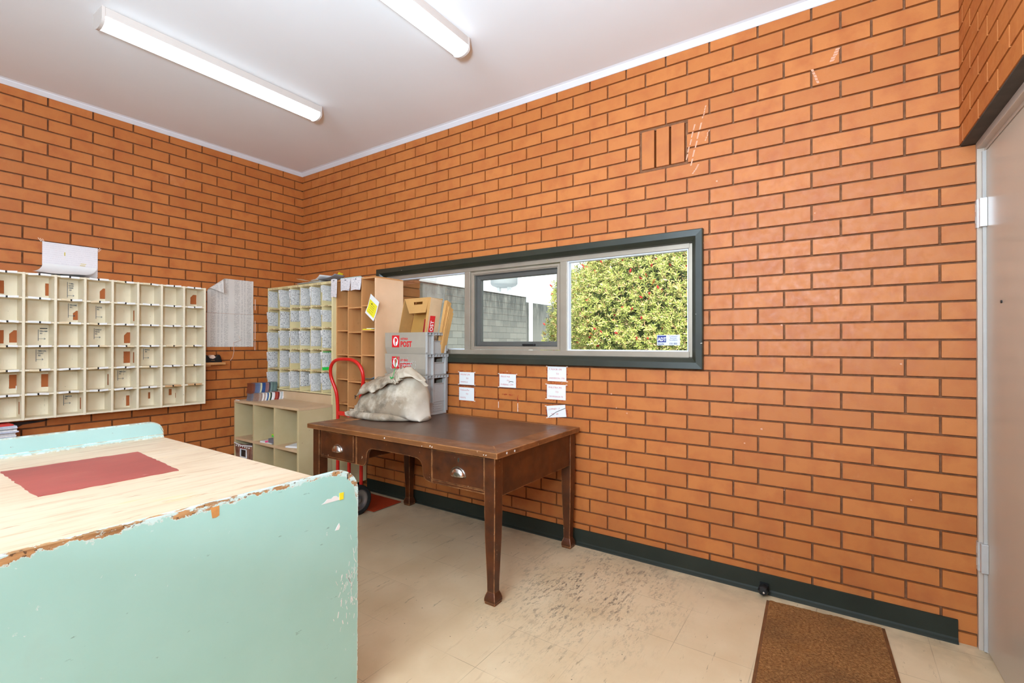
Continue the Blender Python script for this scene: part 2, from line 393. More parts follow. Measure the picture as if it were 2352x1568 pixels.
M['mat_edge'] = plain('brown rubber edging', srgb(112,70,38), .6, 0, .3, 20)
def door_mat():
    t = NT('beige satin door'); c = t.ramp(t.noise(1.5, 3), .3, .7, srgb(186,170,150), srgb(194,179,160))
    t.set(c, .3, 0, .4); t.bump(t.noise(3, 2), .03, .01); return t.m
M['door'] = door_mat()
M['door_frame'] = plain('beige painted steel frame', srgb(186,168,152), .35, 0, .04, 5)
M['bead'] = plain('off white bead', srgb(176,168,160), .5, 0, .05, 8)
M['soffit'] = plain('dark lintel underside', srgb(72,64,56), .8, 0, .2, 12)
M['lamp_metal'] = plain('white enamel lamp housing', srgb(196,184,174), .4, 0, .03, 6)
def emis(name, c, s, lo=.8):
    t = NT(name); t.set(c, .4); t.b.inputs['Emission Color'].default_value = c; t.b.inputs['Emission Strength'].default_value = s; return t.m
M['diffuser'] = emis('lit acrylic diffuser', (.84, .97, 1.09, 1), 4.6)
def leaf_mat():
    t = NT('bottlebrush leaf'); g = t.n('ShaderNodeNewGeometry'); r = g.outputs['Random Per Island']
    x = t.n('ShaderNodeValToRGB'); t.l(r, x.inputs[0]); e = x.color_ramp.elements
    e[0].position = 0; e[0].color = srgb(116,132,54); e[1].position = 1; e[1].color = srgb(228,218,150)
    a = e.new(.4); a.color = srgb(168,178,88); a = e.new(.75); a.color = srgb(196,198,112); a = e.new(.93); a.color = srgb(206,160,120)
    t.set(x.outputs[0], .45, 0, .4)
    return t.m
M['leaf'] = leaf_mat()
M['flower'] = plain('red bottlebrush flower', srgb(206,52,54), .7, 0, .15, 30)
M['bark'] = plain('grey bark', srgb(96,78,60), .9, 0, .3, 20)
def block_mat():
    t = NT('grey concrete block'); g = t.n('ShaderNodeNewGeometry'); c = t.ramp(g.outputs['Random Per Island'], 0, 1, srgb(112,114,112), srgb(130,131,127))
    z = t.sep(t.co())[2]
    st = t.math('MULTIPLY', t.mr(z, 1.6, 2.6), t.ramp(t.noise(4, 7, .65, t.map((1,1.5,.35))), .34, .58))
    c = t.mix(t.math('MULTIPLY', st, .8), c, srgb(66,72,74))
    c = t.mix(t.math('MULTIPLY', t.ramp(t.noise(24, 5), .55, .75), .4), c, srgb(120,122,116))
    t.set(c, .95, 0, .1); return t.m
M['block'] = block_mat()
M['block_mortar'] = plain('grey mortar', srgb(112,112,106), .95, 0, .1, 20)
M['galv'] = plain('pale galvanised steel', srgb(206,210,212), .5, .2, .05, 6)
M['vent_steel'] = plain('dull vent steel', srgb(150,156,160), .6, .2, .05, 3)
M['ground'] = plain('concrete yard', srgb(150,146,136), .95, 0, .12, 3)
M['car_blue'] = plain('blue car paint', srgb(70,110,170), .25, .2, .05, 3)
M['rear_wall'] = plain('cool white bounce wall paint', srgb(222,226,230), .8, 0, .02, 2)  # unseen wall, cool white chosen so that it bounces neutral light
M['bin_print'] = None
def bin_mat():
    t = NT('printed brown crate'); c = t.ramp(t.noise(18, 6, .6, t.map((1,1,.5))), .35, .65, srgb(110,66,52), srgb(170,138,116))
    c = t.mix(t.ramp(t.noise(9, 5, .6), .56, .62), c, srgb(128,44,34)); t.set(c, .5); return t.m
M['bin_print'] = bin_mat()

# ------------------------------------------------------------------ lettering
def text_mesh(s, size, frame, align='LEFT', bold=0, spacing=1.0, line=1.0, xs=1.0, depth=.0006, shear=0):
    """frame: 4x4 placing text x/y/normal in the world; returns an MB in world coordinates"""
    cu = bpy.data.curves.new('t', 'FONT'); cu.body = s; cu.size = size; cu.align_x = align; cu.extrude = depth; cu.offset = bold
    cu.space_character = spacing; cu.space_line = line; cu.resolution_u = 2; cu.shear = shear
    o = bpy.data.objects.new('t', cu); COL.objects.link(o)
    dg = bpy.context.evaluated_depsgraph_get(); me = bpy.data.meshes.new_from_object(o.evaluated_get(dg))
    mb = MB(); mb.add([frame @ Vector((v.co.x*xs, v.co.y, v.co.z)) for v in me.vertices], [tuple(p.vertices) for p in me.polygons])
    bpy.data.objects.remove(o); bpy.data.curves.remove(cu); bpy.data.meshes.remove(me)
    return mb
def fr_front(x, y, z, roll=0):    # on a face looking to -Y
    return Matrix.Translation((x,y,z)) @ Matrix.Rotation(R(90),4,'X') @ Matrix.Rotation(roll,4,'Z')
def fr_left(x, y, z, roll=0):     # on a face looking to +X, reading towards +Y
    return Matrix.Translation((x,y,z)) @ Matrix.Rotation(R(90),4,'Z') @ Matrix.Rotation(R(90),4,'X') @ Matrix.Rotation(roll,4,'Z')

# ------------------------------------------------------------------ room shell
CH, BP, CEIL = .084, .2405, 3.0
WX0, WX1, WZ0, WZ1 = 1.20, 3.795, 1.20, 1.885        # hole in the window wall
def cut(rects, hole):
    out = []
    for a0, a1, b0, b1 in rects:
        h0, h1, g0, g1 = hole
        if a1 <= h0 or a0 >= h1 or b1 <= g0 or b0 >= g1: out.append((a0,a1,b0,b1)); continue
        if a0 < h0: out.append((a0,h0,b0,b1))
        if a1 > h1: out.append((h1,a1,b0,b1))
        m0, m1 = max(a0,h0), min(a1,h1)
        if b0 < g0: out.append((m0,m1,b0,g0))
        if b1 > g1: out.append((m0,m1,g1,b1))
    return out
def bricks(u0, u1, z0, z1, phase, holes, put, ends=None, gap=.0105):
    """running bond; put(u0,u1,z0,z1) receives every clipped brick"""
    k0 = int(math.floor((z0-2.151)/CH))-1
    for k in range(k0, k0+60):
        b0 = 2.151+CH*k+gap*.5; b1 = b0+CH-gap
        if b1 <= z0 or b0 >= z1: continue
        off = phase + (BP/2 if (k-9) % 2 else 0)
        n0 = int(math.floor((u0-off)/BP))-1
        for n in range(n0, n0+int((u1-u0)/BP)+4):
            a0 = off+BP*n+gap*.5; a1 = a0+BP-gap
            rr = [(max(a0,u0), min(a1,u1), max(b0,z0), min(b1,z1))]
            if rr[0][0] >= rr[0][1]-.004 or rr[0][2] >= rr[0][3]-.003: continue
            for h in holes: rr = cut(rr, h)
            for q in rr:
                if q[1]-q[0] > .006 and q[3]-q[2] > .005: put(*q)
VENT = (3.478, 3.756, 2.319, 2.571)
# window wall (y = 0); bricks stand 8 mm proud of the raked mortar
bm_, mm_ = MB(), MB()
win = (WX0, WX1, WZ0, WZ1)
def put_w(a0,a1,b0,b1):
    bm_.box(a0,a1,0,.03,b0,b1)
bricks(-.0, 4.955, 0.0, 2.151, .0285, [win, VENT], put_w)
bricks(-.0, 4.905, 2.151, 2.985, .0285, [win, VENT], put_w)
bw = struct('wall_window', bm_, M['brick'])
for a0,a1,b0,b1 in cut(cut([(-.2,5.2,-.02,CEIL+.02)], win), (3.49,3.744,2.33,2.56)): mm_.box(a0,a1,.015,.13,b0,b1)
obj('mortar', mm_, M['mortar'], bw)
# left wall (x = 0)
b2, m2 = MB(), MB()
LY0 = -4.6
bricks(LY0, 0, 0, 2.985, -.208+.005, [], lambda a0,a1,b0,b1: b2.box(-.03,0,a0,a1,b0,b1))
lw = struct('wall_left', b2, M['brick'])
m2.box(-.13,-.015,LY0,.0,-.02,CEIL+.02); obj('mortar', m2, M['mortar'], lw)
# door wall, turned 1.5 degrees
DA = R(1.5)
DM = Matrix.Translation((4.903,0,0)) @ Matrix.Rotation(DA, 4, 'Z')
def dput(mb, x0,x1,y0,y1,z0,z1): mb.box(x0,x1,y0,y1,z0,z1, DM)
b3, m3 = MB(), MB()
OPY = -1.02      # far jamb of the door opening
def put_d(a0,a1,b0,b1): dput(b3, 0,.03,a0,a1,b0,b1)
bricks(-4.6, -.0, 0, 2.985, .06, [(OPY, .01, -.1, 2.151)], put_d)
rw = struct('wall_right', b3, M['brick'])
for a0,a1,b0,b1 in cut([(-4.6,.02,-.02,CEIL+.02)], (OPY, .03, -.1, 2.151)): dput(m3, .015,.13,a0,a1,b0,b1)
obj('mortar', m3, M['mortar'], rw)
sf = MB(); dput(sf, .004,.062,OPY,-.001,2.150,2.156); obj('soffit', sf, M['soffit'], rw)
# rear wall, floor, ceiling
q = MB(); q.box(-.13,5.3,LY0-.12,LY0,-.02,CEIL+.02); struct('wall_rear', q, M['rear_wall'])
q = MB(); q.box(-.13,5.4,LY0-.12,.13,-.06,0); struct('floor', q, M['floor'])
q = MB(); q.box(-.13,5.4,LY0-.12,.13,CEIL,CEIL+.08); struct('ceiling', q, M['ceiling'])
# cornice: square bead with a small cove above it
def cornice(name, fn):
    mb = MB(); pr = [(0,2.966),(.004,2.966),(.006,2.968),(.026,2.989),(.028,2.994),(.040,CEIL),(0,CEIL)]
    fn(mb, pr); struct(name, mb, M['white_trim'])
cornice('trim_1', lambda mb, pr: mb.prism(pr, lambda u,v,d: (d,-u,v), -.0, 4.93))
cornice('trim_2', lambda mb, pr: mb.prism(pr, lambda u,v,d: (u,d,v), LY0, -.0))
# skirting of the window wall: vinyl strip with a thin coved foot
sk = MB(); pr = [(0,0),(.024,0),(.022,.006),(.013,.014),(.010,.022),(.009,.097),(.006,.099),(0,.099)]
sk.prism(pr, lambda u,v,d: (d,-u,v), 1.012, 4.893)
so = struct('baseboard_window', sk, M['skirt'], smooth=False)
fo = MB(); fo.prism([(.0105,.0),(.0250,0),(.0235,.004),(.0140,.009),(.0105,.013)], lambda u,v,d: (d,-u,v), 1.012, 4.893); obj('foot_strip', fo, M['skirt_foot'], so)
sk = MB(); sk.prism(pr, lambda u,v,d: (u,d,v), LY0, -.665); struct('baseboard_left', sk, M['skirt'])
# brick air vent
vt = thing('air_vent', 'air vent of three upright orange bricks high on the window wall', 'vent', (3.617, 0, 2.33))
for i in range(3):
    q = MB(); x0 = 3.4945+i*.0865; q.box(x0, x0+.0735, -.001, .06, 2.333, 2.556); obj('upright_brick', q, M['brick'], vt)
q = MB(); q.box(3.478,3.756,.012,.02,2.556,2.571); q.box(3.478,3.756,.012,.02,2.319,2.333)
q.box(3.478,3.4945,.05,.06,2.333,2.556); q.box(3.478,3.756,.10,.12,2.32,2.57); obj('mortar_bed', q, M['mortar'], vt)
# chalky streaks on the bricks beside the vent and wall marks
sc = MB()
for (x, z, dx, dz, w) in [(3.80,2.53,-.05,-.2,.008),(3.835,2.53,-.06,-.24,.009),(3.86,2.62,-.02,-.07,.007),(3.82,2.30,-.035,-.05,.010),(3.875,2.48,-.02,-.06,.006),(4.47,2.73,-.03,-.06,.02),(4.36,2.66,.03,-.08,.012)]:
    n = 5
    for i in range(n):
        t0, t1 = i/n, (i+.78)/n
        jx = rng.uniform(-.002,.002)
        sc.add([(x+dx*t0+jx-w/2,-.0006,z+dz*t0),(x+dx*t0+jx+w/2,-.0006,z+dz*t0),(x+dx*t1+jx+w/2*.8,-.0006,z+dz*t1),(x+dx*t1+jx-w/2*.8,-.0006,z+dz*t1)], [(0,1,2,3)])
for i in range(26):
    x, z = rng.uniform(2.2,4.85), rng.uniform(.3,2.2)
    if 1.1 < x < 3.9 and 1.1 < z < 2.0: continue
    r = rng.uniform(.002,.005); sc.add([(x-r,-.0006,z-r*.6),(x+r,-.0006,z-r),(x+r*.8,-.0006,z+r),(x-r,-.0006,z+r*.7)], [(0,1,2,3)])
ms = plain('chalky scuff', srgb(206,150,120), .7, 0, .08, 60)
obj('scuff_mark', sc, ms, bw, recalc=False)

# ------------------------------------------------------------------ window
wn = bpy.data.objects.new('window_1', None); COL.objects.link(wn); wn.location = (2.5, 0, 1.149); WORLD[wn.name] = Vector(wn.location); wn['kind'] = 'structure'
def ring(mb, x0,x1,z0,z1, w, prof):
    """mitred frame; prof = [(inset 0..w, y)] closed polyline"""
    def corner(i, s): return [(x0+s,z0+s),(x1-s,z0+s),(x1-s,z1-s),(x0+s,z1-s)][i]
    n = len(prof); vs = []
    for i in range(4):
        for s, y in prof:
            cx, cz = corner(i, s); vs.append((cx, y, cz))
    fs = []
    for i in range(4):
        j = (i+1) % 4
        for k in range(n):
            l = (k+1) % n; fs.append((i*n+k, j*n+k, j*n+l, i*n+l))
    mb.add(vs, fs)
q = MB(); ring(q, 1.148,3.847,1.149,1.933,.07, [(0,-.001),(0,-.029),(.004,-.032),(.038,-.030),(.044,-.022),(.062,-.004),(.066,.032),(.066,.05),(.03,.05),(.03,-.001)])
obj('architrave', q, M['archi'], wn)
FX0,FX1,FZ0,FZ1 = 1.212,3.783,1.213,1.869
q = MB(); ring(q, FX0,FX1,FZ0,FZ1,.04, [(0,.028),(.003,.024),(.026,.024),(.028,.03),(.028,.09),(0,.09)])
q.box(2.098,2.152,.024,.085,FZ0+.02,FZ1-.02); q.box(2.926,2.976,.024,.085,FZ0+.02,FZ1-.02)
q.box(FX0+.02,FX1-.02,.018,.05,FZ0,FZ0+.034); q.box(FX0+.02,FX1-.02,.022,.05,FZ1-.03,FZ1)
obj('window_frame', q, M['alu'], wn, bevel=.002)
q = MB()
for a, b in ((FX0+.028,2.098),(2.976,FX1-.028)):
    z0, z1 = FZ0+.034, FZ1-.03
    ring(q, a,b,z0,z1,.01, [(0,.034),(.007,.036),(.007,.075),(0,.075)])
obj('glazing_bead', q, M['alu_light'], wn)
q = MB(); ring(q, 2.168,2.926,FZ0+.037,FZ1-.04,.03, [(0,.020),(.014,.020),(.018,.026),(.022,.026),(.022,.05),(0,.05)]); obj('sash_surround', q, M['alu'], wn)
sash = MB(); ring(sash, 2.19,2.926,FZ0+.052,FZ1-.056,.05, [(0,.036),(.010,.036),(.014,.048),(.04,.052),(.043,.058),(.043,.085),(0,.085)]); s_o = obj('awning_sash', sash, M['alu_dark'], wn)
q = MB(); q.box(2.62,2.72,.030,.05,FZ0+.064,FZ0+.078); obj('sash_handle', q, M['black'], s_o, bevel=.002)
for a, b, y in ((FX0+.02,2.11,.062),(2.96,FX1-.02,.062),(2.22,2.90,.07)):
    q = MB(); q.box(a,b,y,y+.004,FZ0+.03,FZ1-.03); obj('pane', q, M['glass'], wn)
q = MB(); q.box(1.2,3.795,.09,.13,WZ0-.002,FZ0+.004); obj('outer_sill', q, M['alu'], wn)

# ------------------------------------------------------------------ door
dr = bpy.data.objects.new('door_1', None); COL.objects.link(dr); dr.location = (4.98,-.5,0); WORLD[dr.name] = Vector(dr.location); dr['kind'] = 'structure'
q = MB(); dput(q, .078,.116, OPY+.02,-.036, .006, 2.105); obj('door_leaf', q, M['door'], dr, bevel=.003)
q = MB(); dput(q, .052,.12,-.022,-.0005,0,2.15); dput(q, .075,.12,-.034,-.02,0,2.12)
dput(q, .052,.12,OPY,-.0005,2.120,2.150); dput(q, .052,.12,OPY,OPY+.03,0,2.15); dput(q, .075,.12,OPY,-.0,2.108,2.125); obj('door_frame', q, M['door_frame'], dr, bevel=.002)
q = MB(); dput(q, .066,.077,-.036,-.024,.004,2.105); obj('stop_bead', q, M['bead'], dr)
for zz in (1.785, .335):
    q = MB(); dput(q, .0485,.0525,-.021,-.003,zz,zz+.12); dput(q, .0545,.0775,-.052,-.0225,zz,zz+.12); h = obj('hinge', q, M['hinge'], dr, bevel=.001)
    k = MB(); k.tube([DM @ Vector((.054,-.021,zz)), DM @ Vector((.054,-.021,zz+.12))], .006, 10); obj('hinge_knuckle', k, M['hinge'], h)
    k = MB(); dput(k, .0475,.0487,-.016,-.006,zz+.07,zz+.10); dput(k, .0475,.0487,-.016,-.006,zz+.02,zz+.05); obj('hinge_slot', k, M['door_frame'], h)
# a little peephole mark on the leaf
q = MB(); q.lathe([(.0,-.003),(.006,-.003),(.006,.003)], (0,0,0), 'x', 12); q.v = [DM @ Vector((v[0]+.077, v[1]-.235, v[2]+1.455)) for v in q.v]; obj('screw_hole', q, M['black'], dr)

# ------------------------------------------------------------------ ceiling lights
def ceiling_light(x0, x1, y0, y1, label):
    t = thing('fluorescent_light', label, 'ceiling light', ((x0+x1)/2,(y0+y1)/2,CEIL), 'fluorescent battens on the ceiling')
    zc = CEIL; h = .046
    q = MB(); q.box(x0,x1,y0+.012,y1-.012,zc-h,zc); obj('housing', q, M['lamp_metal'], t, bevel=.003)
    xm = (x0+x1)/2; hw = (x1-x0)/2
    pr = [(xm-hw+.002, zc-h+.004), (xm-hw+.002, zc-h-.012)] + [(xm-(hw-.002)*math.cos(a), zc-h-.012-.030*math.sin(a)) for a in [R(12*i) for i in range(1,15)]] + [(xm+hw-.002, zc-h-.012), (xm+hw-.002, zc-h+.004)]
    q = MB(); q.prism(pr, lambda u,v,d: (u,d,v), y0+.016, y1-.016); obj('diffuser', q, M['diffuser'], t)
    for a, b in ((y0,y0+.014),(y1-.014,y1)):
        pr2 = [(x0-.002,zc),(x0-.002,zc-h-.014)] + [(xm-(hw+.002)*math.cos(g), zc-h-.014-.033*math.sin(g)) for g in [R(12*i) for i in range(1,15)]] + [(x1+.002,zc-h-.014),(x1+.002,zc)]
        q = MB(); q.prism(pr2, lambda u,v,d: (u,d,v), a, b); obj('end_cap', q, M['lamp_metal'], t)
    return t
ceiling_light(1.268, 1.388, -1.979, -.725, 'long white fluorescent batten on the ceiling over the pigeonhole side, seen whole')
ceiling_light(2.655, 2.765, -1.990, -.733, 'white fluorescent batten nearer the window, cut off by the photo edge')

# ------------------------------------------------------------------ pigeonhole rack on the left wall
PD, PY, PP, PZ, PR, NC, NR = .142, -.957, .1525, 1.741, .1565, 9, 6
pg = thing('pigeonhole_rack', 'wide shallow cream mail pigeonhole rack on the brick wall, white label strips on its shelves', 'mail rack', (0, PY-PP*NC/2, PZ-PR*NR))
q = MB(); th = .0145
for c in range(NC+1):
    y = PY-PP*c
    q.box(.001, PD, y-th/2, y+th/2, PZ-PR*NR-th/2, PZ+th/2)
fr_o = obj('upright', q, M['pigeon'], pg, bevel=.002)
q = MB()
for r in range(NR+1):
    z = PZ-PR*r
    q.box(.001, PD-.003, PY-PP*NC-th/2, PY+th/2, z-.0065, z+.0065)
obj('shelf', q, M['pigeon'], pg, bevel=.0015)
holes = [(-1.897,-1.858,1.614,1.698,0),(-1.605,-1.562,1.616,1.693,1),(-1.012,-.967,1.618,1.697,1),(-2.15,-2.092,1.611,1.695,0),(-1.753,-1.714,1.455,1.521,1),
 (-2.067,-2.019,1.295,1.376,1),(-1.460,-1.418,1.293,1.375,1),(-1.462,-1.417,1.143,1.230,0),(-2.066,-2.024,.996,1.086,0),(-1.914,-1.871,.995,1.082,0),(-1.445,-1.424,.819,.897,0),(-2.15,-2.092,1.289,1.375,0)]
bk = MB()
rects = [(PY-PP*NC, PY, PZ-PR*NR, PZ)]
for h in holes: rects = cut(rects, h[:4])
for a0,a1,b0,b1 in rects: bk.box(.003,.0085,a0,a1,b0,b1)
for y0,y1,z0,z1,cl in holes:        # clipped corner of the cut-outs
    if cl:
        w, hh = (y1-y0)*.45, (z1-z0)*.3
        bk.prism([(y0,z1),(y0,z1-hh),(y0+w,z1)], lambda u,v,d: (d,u,v), .003, .0085)
obj('back_panel', bk, M['pigeon'], pg)
for y0,y1,z0,z1,cl in holes:
    q = MB(); q.box(.0032,.0070,y0-.003,y1+.003,z0-.003,z1+.003); obj('bare_patch', q, M['hardboard'], pg)
# bare timber patches on the inner sides and back
q = MB()
for (c, r, dz) in [(3,5,-.05),(1,5,-.05),(2,5,-.05),(4,5,-.04),(5,4,-.05),(3,4,-.06)]:
    y = PY-PP*c+th/2
    q = MB(); q.box(.05,.062,y,y+.0012,PZ-PR*r+dz-.03,PZ-PR*r+dz); obj('bare_timber_patch', q, M['brown_patch'], pg)
for (y, z, w, h) in [(-1.305,.86,.014,.05),(-1.165,.875,.02,.05),(-1.12,.85,.012,.04)]:
    q = MB(); q.box(.0085,.0092,y,y+w,z,z+h); obj('bare_timber_patch', q, M['brown_patch'], pg)
for (c, r) in [(3,1),(3,3),(5,5),(7,5),(4,4)]:
    y = PY-PP*c-th/2
    q = MB(); q.box(.07,.09,y-.0010,y,PZ-PR*(r+1)+.03,PZ-PR*(r+1)+.11); obj('bare_timber_patch', q, M['brown_patch'], pg)
for r in range(NR):
    sp = MB(); sp.box(PD-.009,PD-.0032,PY-PP*NC+.01,PY-.01,PZ-PR*r-.0062,PZ-PR*r+.0062)
    for c in range(NC):
        z = PZ-PR*r; yc = PY-PP*(c+.5)+rng.uniform(-.006,.006)
        n = 0
        for s in (-1, 1):
            if c == 8 and s < 0: continue
            L = .047+rng.uniform(-.004,.006)
            if s < 0: a, b = yc-.0045-L, yc-.0045
            else: a, b = yc+.0045, yc+.0045+L
            dz = rng.uniform(-.002,.002)
            mname = 'strip_w'
            u = rng.random()
            if u < .16: mname = 'strip_c'
            if r == 5 and c < 2: mname = 'strip_o'
            e = MB(); tl = rng.uniform(-.0022,.0022)
            e.hexa([(PD-.003,a,z-.0055+dz-tl),(PD+.0018,a,z-.0055+dz-tl),(PD+.0018,b,z-.0055+dz+tl),(PD-.003,b,z-.0055+dz+tl)], [(PD-.003,a,z+.0075+dz-tl),(PD+.0018,a,z+.0075+dz-tl),(PD+.0018,b,z+.0075+dz+tl),(PD-.003,b,z+.0075+dz+tl)])
            obj('label_strip', e, M[mname], pg)
        sp.box(PD-.0031,PD+.0008,yc-.0065,yc+.0065,z-.0061,z+.007)
    obj('black_backing_strip', sp, M['black'], pg)
def handtext(lines, y, z, rows_end, size=.0135, arrow=True):
    mb = text_mesh('\n'.join(lines), size, fr_left(.009, y+.006, z-size*.85, R(-1.5)), xs=.66, line=1.12, shear=.1, depth=.0003, bold=.0003)
    b = MB(); b.box(.0087,.0094,y-.0012,y+.0012,rows_end,z+.003)
    if arrow:
        za = rows_end+.014
        b.box(.0087,.0094,y,y+.036,za-.001,za+.001)
        for s in (-1,1): b.add([(.0094,y+.036,za-.0012),(.0094,y+.036,za+.0012),(.0094,y+.028,za+s*.006+.0012),(.0094,y+.028,za+s*.006-.0012)], [(0,1,2,3)])
    b.add(mb.v, mb.f); obj('road_name', b, M['ink'], pg, recalc=False)
handtext(['TOMA-','HAWK','CREEK','  RD'], -1.783, 1.716, 1.611)
handtext(['WILLIAMS',' RD.'], -1.778, 1.566, 1.470)
handtext(['BUCKS','RD.'], -1.626, 1.560, 1.469)
handtext(['WILLIAMS',' RD'], -1.930, 1.380, 1.307)
q = MB(); q.box(.0087,.0095,-1.922,-1.885,1.388,1.394); obj('crossed_out_word', q, M['ink_black'], pg)
handtext(['SUNDAY','RIDGE','RD.'], -1.636, 1.397, 1.321)
handtext(['TIMBOON-','COLAC','  RD.'], -1.940, 1.246, 1.168)
handtext(['GENOLS','  RD.'], -1.337, 1.249, 1.165)
handtext(['TIMBOON',' RD'], -1.497, 1.086, 1.013)
handtext(['SIMPSON','RD.'], -1.799, .928, .859)
q = MB(); q.box(.0087,.012,-2.036,-2.0,.985,1.012); obj('white_ticket', q, M['paper'], pg)
# soot stain on the wall beneath
q = MB(); q.add([(.0007,-2.3,.775),(.0007,-1.86,.772),(.0007,-1.90,.76),(.0007,-2.0,.752),(.0007,-2.03,.735),(.0007,-2.04,.69),(.0007,-2.3,.68)], [tuple(range(7))])
obj('soot_stain', q, plain('soot stain', srgb(58,46,42), .8, 0, .3, 30), lw, recalc=False)

# ------------------------------------------------------------------ papers on the left wall
def sheet_left(name, y0, y1, z0, z1, x, m, label, cat, group=None, curl=None, nu=16, nv=16):
    q = MB()
    def fn(u, v):
        y = y0+(y1-y0)*u; z = z0+(z1-z0)*v; xx = x+.0012*math.sin(9*u+5*v)
        p = Vector((xx, y, z))
        return curl(p, u, v) if curl else p
    q.grid(nu, nv, fn)
    return top(name, q, m, label, cat, (x, y0, z0), group, smooth=True, recalc=False)
def dogear(p, u, v):
    # the top left corner peels off the wall and folds over
    k = (v-u)-.60
    if k > 0:
        L = k*.30; r = .020; n = Vector((0, -.62, .785)); base = p-n*L; a = min(L/r, 2.75); rest = L-a*r
        p = base+n*(r*math.sin(a)+rest*math.cos(a))+Vector((r*(1-math.cos(a))+rest*math.sin(a)+.001, 0, 0))
    return p
sheet_left('wall_list', -.882, -.490, 1.556, 1.862, .004, M['list'], 'printed address list sheet taped to the brick wall, upper one, its top corner peeling over', 'paper list', 'printed lists on the brick wall', dogear, 26, 26)
sheet_left('wall_list', -.884, -.487, 1.262, 1.5545, .003, M['list'], 'printed address list sheet taped to the brick wall, lower flat one above the tape dispenser', 'paper list', 'printed lists on the brick wall', None)
q = MB()
q.tube([(.006,-.62,1.36),(.006,-.60,1.32),(.005,-.665,1.30),(.004,-.66,1.22),(.004,-.67,1.17),(.004,-.69,1.14)], .0018, 6)
top('loose_tape', q, M['tape_clear'], 'thin dangling strip of clear tape below the printed lists', 'tape', (.004,-.66,1.14))
q = MB(); q.box(.0002,.0012,-.475,-.468,1.60,1.70); q.box(.0002,.0012,-.475,-.468,1.33,1.50); q.box(.0002,.0012,-.475,-.469,1.23,1.32)
obj('tape_residue', q, M['tape_clear'], lw)
# thick pad of white sheets above the pigeonholes, splayed out at the bottom
pd = thing('paper_pad', 'thick pad of white ruled sheets on the wall, fanned out over the pigeonhole top', 'paper pad', (0,-1.765,PZ+th/2))
q = MB(); q.grid(10, 10, lambda u,v: (.004+.001*math.sin(7*u), -1.912+.295*u, 1.772+.21*v)); obj('top_sheet', q, M['ruled'], pd, recalc=False)
for i in range(10):
    q = MB(); o = .020+.0115*i; sl = -.075*(i/9)
    def fn(u, v, o=o, sl=sl, i=i):
        w = (1-v)**1.7
        y = -1.910+.288*u+sl*w-.035*(i/9)*u*w
        return (.0045+.0006*i+o*w+.006*w*u*(i % 3)*.3, y, PZ+th/2+.0012+.0012*i+.075*v**1.35+.004*math.sin(5*u+i)*w)
    q.grid(8, 10, fn); obj('fanned_sheet', q, M['paper'], pd, recalc=False, smooth=True)
q = MB()
for y,z in ((-1.80,1.90),): q.box(.0046,.0052,y,y+.006,z,z+.025)
for i in range(3): q.box(.0046,.0052,-1.72+.004*i,-1.69+.004*i,1.83+.012*i,1.834+.012*i)
obj('yellow_mark', q, plain('faded highlighter', srgb(214,190,96), .8), pd)
q = MB()
for (y,z,a) in [(-1.925,1.992,.6),(-1.915,1.99,.5),(-1.905,1.987,.4),(-1.61,1.975,-.5),(-1.605,1.968,-.6)]:
    M2 = Matrix.Translation((.0008,y,z)) @ Matrix.Rotation(a,4,'X'); q.box(0,.0006,-.002,.002,-.014,.014,M2)
obj('tape', q, M['tape_clear'], pd)

# small ledge with a black tape dispenser
lg = MB(); lg.box(.0005,.075,-.945,-.762,1.110,1.130); lg.box(.0005,.05,-.945,-.87,1.095,1.110)
top('wall_ledge', lg, M['ply'], 'narrow honey timber ledge on the brick wall beside the pigeonhole rack', 'ledge', (.0005,-.85,1.095), bevel=.001)
tdz = 1.1305
td = thing('tape_dispenser', 'black two horned tape dispenser on the narrow timber ledge', 'tape dispenser', (.035,-.85,tdz))
pr = [(-.94,0),(-.785,0),(-.795,.045),(-.802,.060),(-.812,.066),(-.826,.058),(-.834,.040),(-.858,.030),(-.885,.036),(-.896,.056),(-.908,.064),(-.925,.058),(-.936,.03)]
q = MB(); q.prism([(a, b+tdz) for a,b in pr], lambda u,v,d: (d,u,v), .008, .062); obj('body', q, M['black'], td, bevel=.003)
q = MB(); q.lathe([(.0,.012),(.022,.012),(.022,.058),(.0,.058)], (0,-.861,tdz+.041), 'x', 20); obj('tape_roll', q, M['tape_clear'], td)
q = MB(); q.box(.0615,.0635,-.875,-.845,tdz+.016,tdz+.02); obj('badge', q, M['chrome'], td)
q = MB(); q.box(.02,.05,-.833,-.829,tdz+.036,tdz+.05); obj('cutter', q, M['chrome'], td)

# ------------------------------------------------------------------ tall cream slot cabinet in the corner
SX0, SX1, SY0, SY1, SZ1 = .012, 1.008, -.36, -.012, 1.812
sc_ = thing('slot_cabinet', 'tall cream painted mail cabinet in the corner, thirty slots with handwritten cards', 'mail cabinet', (.51,-.19,0))
NCX, slots_b = 6, .872
xs_ = [SX0+.006] + [.2165,.385,.541,.6975,.8575] + [SX1-.011]
zs_ = [1.800-.1845*i for i in range(6)]
for a, b in ((SX1-.020,SX1),(SX0,SX0+.012)):
    q = MB(); q.box(a,b,SY0,SY1,.085,SZ1); obj('side_panel', q, M['slot_cream'], sc_, bevel=.002)
q = MB(); q.box(SX0+.012,SX1-.02,SY0+.003,SY1-.01,SZ1-.022,SZ1); obj('top_board', q, M['slot_cream'], sc_, bevel=.002)
q = MB(); q.box(SX0+.012,SX1-.02,SY1-.008,SY1,.085,SZ1-.02); obj('back_panel', q, M['slot_cream'], sc_)
q = MB()
for x in xs_[1:-1]: q.box(x-.0055,x+.0055,SY0+.002,SY1-.009,slots_b,SZ1-.022)
obj('divider', q, M['slot_cream'], sc_, bevel=.001)
q = MB()
for z in zs_[1:]: q.box(SX0+.012,SX1-.02,SY0+.004,SY1-.009,z-.011,z)
